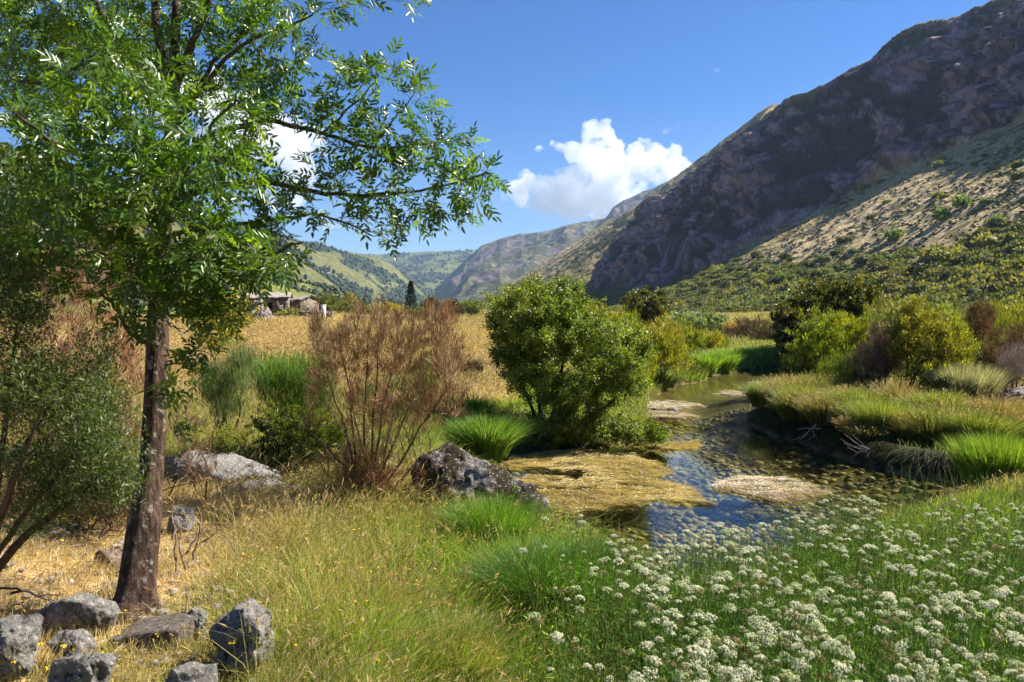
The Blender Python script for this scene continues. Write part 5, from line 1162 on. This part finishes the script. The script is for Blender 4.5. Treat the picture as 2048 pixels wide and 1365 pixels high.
while len(spots) < 1650 and tries < 30000:
    tries += 1
    px = R.uniform(1010, 2200); row0 = np.interp(px, *np.array(TOPX, float).T); row = row0 + 6 + (1400 - row0) * R.random() ** 1.15
    if px < 1250 and R.random() > (px - 1040) / 320: continue
    if px < 1300 and row > 1150 and R.random() < .65: continue
    if fbm(px / 70., row / 45., o=2) < R.uniform(-.55, .25) * (1.15 - .5 * sm(px, 1300, 1900)): continue
    hi_ = R.integers(12); x, y, z = rays(px, row)
    # march down the ray until the ground below it is one stem length away
    t = np.linspace(1.6, 9, 220); X, Y, Z_ = x * t, y * t, CAMH + z * t
    spots.append((hi_, X, Y, Z_, px, row))
# vectorised ground lookup
XA = np.array([q[1] for q in spots]); YA = np.array([q[2] for q in spots]); ZA = np.array([q[3] for q in spots]); HH = HS[[q[0] for q in spots]]
GA = np.maximum(gz(XA, YA), -.06); SA = river_sd(XA, YA)
good = []
for i, q in enumerate(spots):
    gap = ZA[i] - GA[i]; k = np.argmax(gap < HH[i])
    if gap[k] < HH[i] and SA[i, k] > -.35: good.append((YA[i, k], q[0], XA[i, k], GA[i, k]))
good.sort()
STM = [pack(m_) for m_, _ in STEMS]; HDS = [pack(m_) for m_ in HEADS]
LABS = ['white domed umbel flower on a tall stem among its neighbours', 'cream-green umbel flower going over, among the white ones', 'brown seeding umbel among the white ones']
rest = MB(); cnt = 0
for n_, (y, hi_, x, z) in enumerate(good):
    hk = R.choice(11, p=[.104] * 5 + [.09] * 3 + [.07] * 3); rz = R.uniform(0, 6.28); sc = (.34 + .42 * R.random() ** 1.2)
    if n_ < 300:
        o = bpy.data.objects.new('umbel_plant', STEMS[hi_][0]); SC.collection.objects.link(o); o.location = (x, y, z); o.rotation_euler = (0, 0, rz)
        kd = 0 if hk < 5 else (1 if hk < 8 else 2)
        tag(o, LABS[kd], 'flower', ['white umbel flowers on the near bank', 'cream umbel flowers on the near bank', 'brown umbel flowers on the near bank'][kd])
        hd = bpy.data.objects.new('flower_head', HEADS[hk]); SC.collection.objects.link(hd); hd.parent = o; hd.location = STEMS[hi_][1]; hd.scale = (sc,) * 3
        hd.rotation_euler = (R.normal() * .38, R.normal() * .38, 0)
    else:
        c_, s_ = math.cos(rz), math.sin(rz); M3 = np.array([[c_, -s_, 0], [s_, c_, 0], [0, 0, 1]])
        v, fs, cc = STM[hi_]; rest.add(v @ M3.T + C3(x, y, z), fs, cc)
        v, fs, cc = HDS[hk]; rest.add((v * sc + STEMS[hi_][1]) @ M3.T + C3(x, y, z), fs, cc)
if rest.n: tag(rest.build('umbel_flowers', M_FLOWER), 'mass of white umbel flowers along the near shore', 'flowers', kind='stuff')
# feathery leaves between the stems
def herb():
    n = 70000; px = R.uniform(1000, 2300, n); d = 1.6 + 6.2 * R.random(n); x = (px - W0 / 2) / F * d; sd = river_sd(x, d)
    k = (sd > -.05) & (R.random(n) < sm(px, 990, 1250)); x, d, sd = x[k], d[k], sd[k]; n = len(x); z = gz(x, d, sd)
    cl = fbm(x * 3, d * 3, o=3); hh = R.random(n) ** .7 * (.38 + .28 * cl) * (1 - .62 * sm(x, 1.4, 2.8) * sm(d, 5.0, 6.6))
    p = np.stack([x, d, z + hh], 1) + rv(n) * .02
    mb = MB(); leaves(mb, p, nrm(rv(n) + C3(0, 0, .5)), nrm(rv(n) * .8 + C3(0, 0, .6)), R.uniform(.025, .06, n), R.uniform(.005, .011, n), colvar(n, (.17, .31, .03), .3, (.28, .40, .05), .3))
    m = 5000; j = R.integers(0, n, m); q = np.stack([x[j], d[j], z[j]], 1)
    e = q + np.c_[R.normal(size=(m, 2)) * .12, R.uniform(.3, .6, m)]; mid_ = (q + e) / 2 + R.normal(size=(m, 3)) * .015
    tubes(mb, np.stack([q, mid_, e], 1), np.full((m, 3), .0013), 3, colvar(m, (.16, .24, .05), .3, (.34, .26, .12), .15))
    return tag(mb.build('feathery_foliage', M_GRASS), 'dense feathery green foliage beneath the umbel flowers', 'foliage', kind='stuff')
herb()

# ------------------------------------------------------------------ mountainside scrub, rocks
def dome(seed, nl=150, col=(.085, .105, .028), alt=(.13, .14, .04), lobes=3):
    """one hillside shrub: lobed leafy dome of unit radius"""
    rg = np.random.default_rng(seed); mb = MB(); v, f = ICO2; v = nrm(v)
    for k in range(lobes):
        o = C3(rg.normal() * .4, rg.normal() * .4, 0) * (k > 0); r = rg.uniform(.55, .9)
        q = v * r * .86 * C3(1, 1, .8) * (1 + .22 * fbm(v[:, 0] * 2 + seed, v[:, 1] * 2, v[:, 2] * 2, o=2))[:, None] + o
        mb.add(q, f, colvar(len(q), C3(*col), .15, rng=rg))
        m = nl // lobes; d = rv(m, rg); d[:, 2] = np.abs(d[:, 2]) - .1; p = o + d * r * C3(1, 1, .8) * rg.uniform(.9, 1.12, (m, 1))
        leaves(mb, p, nrm(rv(m, rg) + d * .6 + C3(0, 0, .4)), nrm(d + rv(m, rg) * .9), .34, .2, colvar(m, col, .3, alt, .4, rng=rg))
    return mb
DOMES = [dome(k, 260, *c) for k, c in enumerate([((.105, .122, .036), (.17, .18, .055)), ((.10, .115, .034), (.17, .175, .06)), ((.13, .145, .04), (.25, .25, .08)), ((.11, .11, .045), (.18, .16, .07)),
                                              ((.13, .17, .065), (.20, .24, .10)), ((.08, .10, .03), (.13, .15, .045)), ((.24, .24, .06), (.28, .25, .06))])]
DM = [b.mesh('hillside_shrub', M_FAR) for b in DOMES]; DP = [pack(m_) for m_ in DM]
n = 20000; v = 62 * (520 / 62.) ** R.random(n); l = R.uniform(60, 165, n)
ft = 66 + 10 * vnoise(v / 90., 0 * v + 3); dens = (1 - sm(l + 18 * fbm(v / 40., l / 30., o=2) + .03 * v, ft + 25, ft + 55)) * .97 + .012
k = (R.random(n) < dens * (.35 + .65 * sm(fbm(v / 14., l / 14., o=3), -.3, .2))) & (l > ft - 4); v, l = v[k], l[k]
x, y = lv_xy(l, v); z = slope_z(l, v); px_ = ppx(x, y); k = (px_ > 1150) & (px_ < 2500) & (y > 5); x, y, z, l, v = x[k], y[k], z[k], l[k], v[k]
r = .5 + 2.0 * R.random(len(x)) ** 2.2; vis = np.argsort(-r / np.hypot(x, y) - 100 * 0)
hill_mb = MB(); cnt = 0
for k in vis:
    inview = 1500 < ppx(x[k], y[k]) < 2060 and z[k] > 4.0
    q = R.integers(0, 7) if R.random() < .8 else 0
    rr = r[k]; hgt = rr * R.uniform(.7, 1.15); rz = R.uniform(0, 6.28)
    if inview and cnt < 260:
        o = bpy.data.objects.new('hillside_shrub', DM[q]); SC.collection.objects.link(o); o.location = (x[k], y[k], z[k] + .1 * rr); o.scale = (rr, rr, hgt); o.rotation_euler = (0, 0, rz)
        tag(o, 'rounded green shrub growing on the mountainside scrub belt', 'shrub', 'shrubs on the lower mountainside'); cnt += 1
    else:
        V_, fs, cc = DP[q]; c_, s_ = math.cos(rz), math.sin(rz)
        hill_mb.add((V_ * C3(rr, rr, hgt)) @ np.array([[c_, -s_, 0], [s_, c_, 0], [0, 0, 1]]).T + C3(x[k], y[k], z[k] + .1 * rr), fs, cc)
tag(hill_mb.build('hillside_scrub', M_FAR), 'mass of rounded scrub on the lower mountainside', 'scrub', kind='stuff')
# pale green saplings in the gully
for px, row, lab in ((1925, 415, 'pale green sapling highest up the scrub gully'), (1885, 440, 'pale green bushy sapling below the highest one in the gully'), (1790, 480, 'pale green bush at the lower end of the gully'), (1570, 566, 'small pale green tree at the foot of the tan slope')):
    tt = np.linspace(60, 600, 4000); X, Y, Z_ = (q * tt for q in rays(px, row)); Z_ = Z_ + CAMH
    Ls = X * BX[0] + Y * BX[1]; Vs = X * AX[0] + Y * AX[1]; k = np.argmax((Z_ < slope_z(Ls, Vs)) & (Ls > 62)); d = Y[k]
    if k == 0: continue
    bush('sapling', lab, (X[k], Y[k], Z_[k] - .3), [(px, row - 10 * 150 / d, 20 * 170 / d, 15 * 170 / d, d, 2.0, 150)], (.13, .20, .07), (.22, .30, .12), .4, leaf=(.34, .2), cat='tree', sr=.1, tw_r=.02, per=14)
# low tufts and stones all over the tan slope
def slope_cover():
    n = 60000; v = 90 * (1300 / 90.) ** R.random(n); l = 78 + (LRf(v) - 84) * R.random(n); k = R.random(n) < .06 + .55 * sm(fbm(v / 10., l / 22., o=3), -.15, .2)
    v, l = v[k], l[k]; x, y = lv_xy(l, v); pxv = ppx(x, y); k = (pxv > 1000) & (pxv < 2150); x, y, l, v = x[k], y[k], l[k], v[k]; n = len(x); z = slope_z(l, v)
    r = R.uniform(.15, .5, n) * (1 + .0010 * v); V_, f = ICO1; V_ = nrm(V_)
    q = V_[None] * r[:, None, None] * np.stack([R.uniform(.7, 1.4, n), R.uniform(.7, 1.4, n), R.uniform(.4, .8, n)], 1)[:, None] * (1 + .3 * R.normal(size=(n, len(V_), 1)).clip(-1, 1)) + np.stack([x, y, z + r * .1], 1)[:, None]
    c = colvar(n, (.14, .14, .05), .3, (.24, .21, .08), .35)
    mb = MB(); mb.add(q.reshape(-1, 3), (f[None] + (np.arange(n) * len(V_))[:, None, None]).reshape(-1, 3), np.repeat(c, len(V_), 0))
    tag(mb.build('slope_heather', M_FAR), 'low heather tufts speckling the tan mountainside', 'heather', kind='stuff')
    n = 1100; v = 90 * (900 / 90.) ** R.random(n); l = R.uniform(85, 215, n); x, y = lv_xy(l, v); z = slope_z(l, v)
    r = R.uniform(.2, .75, n) ** 1.3 * (1 + .001 * v); V_, f = ICO2; V_ = nrm(V_); V_ = np.sign(V_) * np.abs(V_) ** .8
    q = V_[None] * r[:, None, None] * np.stack([R.uniform(.7, 1.5, n), R.uniform(.7, 1.4, n), R.uniform(.5, .9, n)], 1)[:, None] * (1 + .12 * R.normal(size=(n, len(V_), 1)).clip(-1, 1)) + np.stack([x, y, z], 1)[:, None]
    mb = MB(); mb.add(q.reshape(-1, 3), (f[None] + (np.arange(n) * len(V_))[:, None, None]).reshape(-1, 3), np.repeat(colvar(n, (.30, .26, .22), .25), len(V_), 0))
    tag(mb.build('scree_stones', mat_tint('scree', .9, .3, 2)), 'grey stones strewn over the tan mountainside', 'stones', kind='stuff')
slope_cover()

# ------------------------------------------------------------------ across the golden field
HSX = P(572, 628, 92); HSX[2] = gz(HSX[0], HSX[1]) - .1
def mat_masonry():
    m, n, l = newmat('dry_stone_masonry')
    tc = n.new('ShaderNodeTexCoord'); v = n.new('ShaderNodeTexVoronoi'); v.inputs['Scale'].default_value = 3.2; mp = n.new('ShaderNodeMapping'); mp.inputs['Scale'].default_value = (1, 1, 1.8)
    l.new(tc.outputs['Object'], mp.inputs[0]); l.new(mp.outputs[0], v.inputs['Vector'])
    sp = n.new('ShaderNodeSeparateColor'); l.new(v.outputs['Color'], sp.inputs[0])
    r = ramp(n, [(0, (.10, .08, .06)), (.4, (.21, .165, .125)), (.75, (.30, .245, .19)), (1, (.16, .13, .11))]); l.new(sp.outputs[0], r.inputs[0])
    p = n.new('ShaderNodeBsdfPrincipled'); p.inputs['Roughness'].default_value = .95; l.new(r.outputs[0], p.inputs['Base Color'])
    b = n.new('ShaderNodeBump'); b.inputs['Distance'].default_value = .15; b.invert = True; l.new(v.outputs['Distance'], b.inputs['Height']); l.new(b.outputs[0], p.inputs['Normal'])
    o = n.new('ShaderNodeOutputMaterial'); l.new(p.outputs[0], o.inputs[0]); return m
M_MAS = mat_masonry()
def boxm(mb, c, s_, col=(.3, .25, .2), jitter=0):
    v = np.array([(x, y, z) for x in (-1, 1) for y in (-1, 1) for z in (-1, 1)], float) * C3(*s_) / 2 + C3(*c)
    if jitter: v += R.normal(size=v.shape) * jitter
    mb.add(v, np.array([[0, 1, 3, 2], [4, 6, 7, 5], [0, 4, 5, 1], [2, 3, 7, 6], [0, 2, 6, 4], [1, 5, 7, 3]]), C3(*col))
house = empty('stone_house', HSX, 'old roofless-looking stone farmhouse with a low lichen-grey roof across the golden field', 'house')
house.rotation_euler = (0, 0, -.25); house.scale = (.85, .85, .85)
def house_walls(w, dp, h, gab):
    mb = MB(); t = .5                                                      # front wall with openings, butted piece by piece
    xs_ = [-w / 2, -w * .30, -w * .18, w * .12, w * .24, w / 2]
    for i in range(5):
        a, b = xs_[i], xs_[i + 1]
        if i == 1: boxm(mb, ((a + b) / 2, -dp / 2, h * .86), (b - a, t, h * .28))
        elif i == 3: boxm(mb, ((a + b) / 2, -dp / 2, h * .22), (b - a, t, h * .44)); boxm(mb, ((a + b) / 2, -dp / 2, h * .89), (b - a, t, h * .22))
        else: boxm(mb, ((a + b) / 2, -dp / 2, h / 2), (b - a, t, h))
    boxm(mb, (0, dp / 2, h / 2), (w, t, h))
    for sgn in (-1, 1):
        x = sgn * (w / 2 + t / 2 + .002); q = dp / 2 + t / 2; v = [(x - t / 2, -q, 0), (x - t / 2, q, 0), (x - t / 2, q, h), (x - t / 2, 0, h + gab), (x - t / 2, -q, h)]
        v = np.array(v + [(a + t, b, c) for a, b, c in v], float)
        mb.add(v, [np.array([[0, 1, 2, 3, 4]])[:, ::-1], np.array([[5, 6, 7, 8, 9]]), np.array([[0, 1, 6, 5], [1, 2, 7, 6], [2, 3, 8, 7], [3, 4, 9, 8], [4, 0, 5, 9]])], C3(.3, .25, .2))
    return mb
house_walls(6.2, 4.4, 2.3, .55).build('wall', M_MAS, house)
mb = MB(); U_, V_ = np.meshgrid(np.linspace(-3.9, 3.9, 60), np.linspace(-2.75, 2.75, 30), indexing='ij')
zt_ = 2.98 - np.abs(V_) * .25 + .12 * fbm(U_ * 1.2, V_ * 1.2, o=3) - .15 * np.exp(-((U_ - 1) / 1.5)**2)
mb.add(np.stack([U_, V_, zt_], -1), grid_faces(60, 30), C3(.26, .24, .21)); mb.add(np.stack([U_, V_, zt_ - .14], -1), grid_faces(60, 30)[:, ::-1], C3(.2, .18, .16))
mb.build('roof', mat_tint('lichen_roof', .9, .45, 1.6, .8, 6, bdist=.1), house, smooth=True)
mb = MB(); boxm(mb, (-1.49, -2.1, .9), (.72, .08, 1.75), (.05, .04, .03)); mb.build('door', mat_tint('old_wood', .8), house)
mb = MB(); boxm(mb, (1.11, -2.1, 1.5), (.7, .06, .8), (.03, .03, .035)); mb.build('window', mat_tint('dark_pane', .3), house)
h2 = empty('stone_barn', P(530, 628, 88) * C3(1, 1, 0) + C3(0, 0, 1.3), 'small stone barn with a slumped roof next to the farmhouse, half hidden by leaves', 'barn'); h2.rotation_euler = (0, 0, .2)
house_walls(4.2, 3.6, 2.1, .5).build('wall', M_MAS, h2)
mb = MB(); U_, V_ = np.meshgrid(np.linspace(-2.9, 2.9, 40), np.linspace(-2.3, 2.3, 24), indexing='ij'); zt_ = 2.75 - np.abs(V_) * .27 + .15 * fbm(U_, V_, o=3)
mb.add(np.stack([U_, V_, zt_], -1), grid_faces(40, 24), C3(.33, .28, .24)); mb.add(np.stack([U_, V_, zt_ - .12], -1), grid_faces(40, 24)[:, ::-1], C3(.2, .18, .16)); mb.build('roof', mat_tint('slumped_roof', .9, .4, 2, .8, 6, bdist=.1), h2, smooth=True)
def stonepile(name, label, box, d, seed, n=260, cone=True, cat='stone heap'):
    x0, x1, t, b = box; c = P((x0 + x1) / 2, b, d); w = (x1 - x0) / F * d / 2; h = (b - t) / F * d; rg = np.random.default_rng(seed); mb = MB(); V_, f = ICO1; V_ = nrm(V_)
    for k in range(n):
        a = rg.uniform(0, 6.28); u = rg.random(); r_ = (1 - u * (.8 if cone else .2)) * w
        p = C3(math.cos(a) * r_, math.sin(a) * min(r_, .9 if not cone else w), u * h); s_ = rg.uniform(.12, .3)
        mb.add(p + V_ * s_ * rg.uniform(.6, 1.3, 3) * (1 + .15 * rg.normal(size=(len(V_), 1))), f, C3(.2, .17, .16) * rg.uniform(.6, 1.4))
    o = mb.build(name, mat_tint('heap_stone', .9)); o.location = (c[0], c[1], gz(c[0], c[1])); return tag(o, label, cat)
stonepile('stone_heap', 'grey cone-shaped heap of stones in front of the stone barn', (490, 545, 600, 636), 76, 1, 420)
def wall(label, a, b, h, seed):
    n = 34; mb = MB(); rg = np.random.default_rng(seed); A = P(a[0], 640, a[1]); B_ = P(b[0], 640, b[1]); A[2] = gz(A[0], A[1]); B_[2] = gz(B_[0], B_[1]); V_, f = ICO1; V_ = nrm(V_)
    ln = np.linalg.norm(B_ - A); m = int(ln / .28); 
    for row in range(int(h / .22)):
        for k in range(m):
            if rg.random() < .08 + .12 * (row == int(h / .22) - 1): continue
            p = (B_ - A) * (k + rg.uniform(-.3, .3)) / m + C3(0, rg.uniform(-.12, .12), row * .2 + .08); mb.add(p + V_ * rg.uniform(.12, .2, 3) * C3(1.2, 1, .75), f, C3(.24, .20, .17) * rg.uniform(.6, 1.3))
    o = mb.build('dry_stone_wall', mat_tint('wall_stone', .9)); o.location = A; return tag(o, label, 'wall', 'dry stone walls round the field')
wall('tumbled dry stone wall closing the golden field beside the farmhouse', (600, 84), (668, 82), 1.0, 2)
wall('low dry stone wall along the far edge of the golden field', (690, 84), (960, 84), .6, 3)
for k, px in enumerate((690, 720, 748, 790, 835, 905)):
    c = P(px, 640, 81 + k * .3); c[2] = gz(c[0], c[1]); mb = MB(); tubes(mb, np.array([[[0, 0, -.1], [.02, 0, .6], [R.normal() * .05, 0, 1.25]]]), np.array([[.06, .055, .045]]), 7, C3(.16, .12, .09))
    boxm(mb, (0, 0, 1.0), (.15, .02, .02), (.1, .1, .1))
    o = mb.build('fence_post', M_WOOD); o.location = c; tag(o, 'weathered wooden fence post at the far edge of the golden field', 'post', 'fence posts along the field')
c = P(647, 628, 80); c[2] = gz(c[0], c[1]); mb = MB(); boxm(mb, (0, 0, .75), (.42, .3, 1.5), (.72, .70, .66)); boxm(mb, (0, 0, 1.54), (.5, .38, .08), (.66, .64, .6)); boxm(mb, (0, 0, .05), (.55, .42, .12), (.5, .48, .45))
o = mb.build('gate_pillar', mat_tint('whitewash', .9)); o.location = c; tag(o, 'short whitewashed gate pillar beside the tumbled wall', 'pillar')
# conifer and dark trees at the field end
def conifer(label, px, row, d, hh, w):
    c = P(px, row, d); c[2] = gz(c[0], c[1]) - .1; root = empty('spruce_tree', c, label, 'tree'); mb = MB()
    tubes(mb, np.array([[[0, 0, 0], [0, 0, hh * .5], [0, 0, hh]]]), np.array([[.16, .1, .02]]), 7, C3(.07, .05, .035)); mb.build('trunk', M_WOOD, root)
    mb = MB(); n = 4200; u = R.random(n) ** .75; tier = np.floor((1 - u) * 13) / 13; fr = (1 - u) * 13 % 1
    r = w * (1 - u) * (.55 + .45 * (1 - fr)) * R.uniform(.25, 1.0, n) ** .6 * (1 + .35 * fbm(tier * 7, tier * 0 + 2, o=1)); a = np.round(R.uniform(0, 6.28, n) * 1.9 + tier * 5) / 1.9 + R.normal(size=n) * .16
    p = np.stack([np.cos(a) * r, np.sin(a) * r, hh * (.06 + .94 * (1 - (1 - u))) - r * .25], 1)
    leaves(mb, p, nrm(np.stack([np.cos(a), np.sin(a), -.15 + 0 * a], 1) + rv(n) * .4), nrm(C3(0, 0, 1) + rv(n) * .5), .32, .09, colvar(n, (.025, .045, .018), .3, (.05, .075, .025), .3)); mb.build('crown', M_FAR, root)
conifer('dark pointed spruce at the far end of the golden field', 822, 640, 112, 5.0, 1.7)
for k, (px, top, w, d, lab) in enumerate([(862, 600, 16, 118, 'dark bushy tree just beside the pointed spruce'), (905, 606, 22, 120, 'dark broad tree beyond the tall dry broom'), (780, 610, 12, 125, 'thin dark poplar short of the spruce'), (938, 612, 18, 122, 'low dark tree next to the willow top')]):
    bush('dark_tree', lab, B(px, 640, d), [(px, (top + 635) / 2, w, (635 - top) / 2, d, 1.5, 120)], (.04, .05, .02), (.08, .08, .03), .3, leaf=(.34, .18), cat='tree', sr=.12, tw_r=.02, per=16)
for px, row, w, d, col, lab in ((775, 622, 30, 105, (.30, .25, .05), 'yellow-flowered gorse at the far end of the golden field'), (700, 618, 38, 100, (.12, .13, .035), 'low olive scrub past the white gate pillar'), (740, 628, 34, 96, (.13, .15, .04), 'green scrub along the far field wall'),
                                (660, 605, 26, 104, (.12, .14, .035), 'green bush behind the white gate pillar'), (850, 630, 40, 100, (.11, .12, .04), 'grey-green scrub under the spruce'), (945, 615, 30, 110, (.14, .16, .04), 'green scrub beside the willow top'), (590, 632, 40, 86, (.16, .17, .06), 'weedy green scrub at the farmhouse door'),
                                (700, 602, 14, 125, (.24, .2, .04), 'yellowish gorse on the rise behind the field wall'), (1010, 600, 36, 150, (.09, .11, .03), 'dark scrub behind the willow crown')):
    bush('scrub_bush', lab, B(px, row + 8, d), [(px, row, w, 12, d, 2.0, 130)], col, tuple(np.array(col) * 1.7), .35, leaf=(.26, .12), sr=.06, tw_r=.015, per=14)

# ------------------------------------------------------------------ clouds (far beyond the haze) and the air of the valley
def mat_cloud(dens):
    m, n, l = newmat('cloud_vapour')
    v = n.new('ShaderNodeVolumePrincipled'); v.inputs['Color'].default_value = (.995, .995, 1, 1); v.inputs['Density'].default_value = dens; v.inputs['Anisotropy'].default_value = .0
    o = n.new('ShaderNodeOutputMaterial'); l.new(v.outputs[0], o.inputs['Volume']); return m
def cloud(label, spec, D, dens, seed, vox, dr=.35):
    rg = np.random.default_rng(seed); mb = MB(); V_, f = ICO2; V_ = nrm(V_); c0 = P(spec[0][0], spec[0][1], D)
    for px, py, rx, ry, n in spec:
        for k in range(n):
            v = nrm(rg.normal(size=3)) * rg.random() ** .4
            c = P(px + v[0] * rx, py - v[2] * ry, D + v[1] * rx / F * D * .8) - c0
            r = rg.uniform(.10, dr) * (rx + ry) * .5 / F * D
            mb.add(c + V_ * r * (1 + .25 * fbm(V_[:, 0] * 2 + k, V_[:, 1] * 2, V_[:, 2] * 2, o=2))[:, None], f, C3(1, 1, 1))
    o = mb.build('cloud', mat_cloud(dens)); o.location = c0
    m = o.modifiers.new('union', 'REMESH'); m.mode = 'VOXEL'; m.voxel_size = vox
    tx = bpy.data.textures.new('puffs', 'CLOUDS'); tx.noise_scale = vox * 6; tx.noise_depth = 4
    dm = o.modifiers.new('puffs', 'DISPLACE'); dm.texture = tx; dm.strength = vox * 5.0; dm.mid_level = .55; dm2 = o.modifiers.new('wisps', 'DISPLACE'); t2 = bpy.data.textures.new('wisps', 'CLOUDS'); t2.noise_scale = vox * 2.2; t2.noise_depth = 2; dm2.texture = t2; dm2.strength = vox * 2.2; dm2.mid_level = .5
    return tag(o, label, 'cloud')
cloud('large white cumulus cloud above the end of the valley', [(1215, 340, 95, 60, 70), (1195, 275, 44, 38, 28), (1120, 385, 105, 44, 60), (1335, 330, 66, 34, 44), (1040, 385, 44, 24, 22), (1210, 405, 110, 34, 50), (1115, 298, 42, 18, 16), (1270, 310, 50, 30, 20), (1370, 320, 24, 18, 8)], 6500, .0075, 5, 17)
cloud('white cloud bank showing through the ash leaves', [(570, 290, 80, 60, 50), (480, 260, 90, 90, 50), (620, 300, 50, 30, 24), (560, 380, 80, 50, 34), (390, 200, 90, 80, 34), (640, 440, 50, 18, 14)], 7200, .006, 6, 24)
cloud('thin ragged cloud shred trailing off the large cumulus', [(1008, 402, 22, 7, 9), (1085, 330, 12, 6, 5), (1060, 352, 16, 6, 6)], 6500, .0028, 15, 11)
cloud('small cloud scrap below the large cumulus', [(1090, 432, 16, 14, 14)], 6500, .003, 7, 12)
cloud('wispy cloud scrap beside the top of the large cumulus', [(1345, 258, 24, 9, 12), (1325, 245, 12, 5, 5), (1362, 245, 10, 8, 5)], 6500, .0022, 8, 12)
cloud('tiny wispy cloud alone high in the blue sky', [(1440, 138, 14, 5, 8), (1462, 134, 6, 7, 4), (1432, 130, 5, 6, 3)], 6500, .002, 9, 10)
HAZE = .00008
m_, n_, l_ = newmat('valley_air'); v_ = n_.new('ShaderNodeVolumePrincipled'); v_.inputs['Color'].default_value = (.45, .66, 1, 1); v_.inputs['Density'].default_value = HAZE; v_.inputs['Anisotropy'].default_value = .2
o_ = n_.new('ShaderNodeOutputMaterial'); l_.new(v_.outputs[0], o_.inputs['Volume'])
mb = MB(); hx, hy0, hy1, hz0, hz1 = 7600, -300, 7400, -3, 900
boxm(mb, (0, (hy0 + hy1) / 2, (hz0 + hz1) / 2), (hx * 2, hy1 - hy0, hz1 - hz0))
tag(mb.build('haze', m_), kind='stuff')
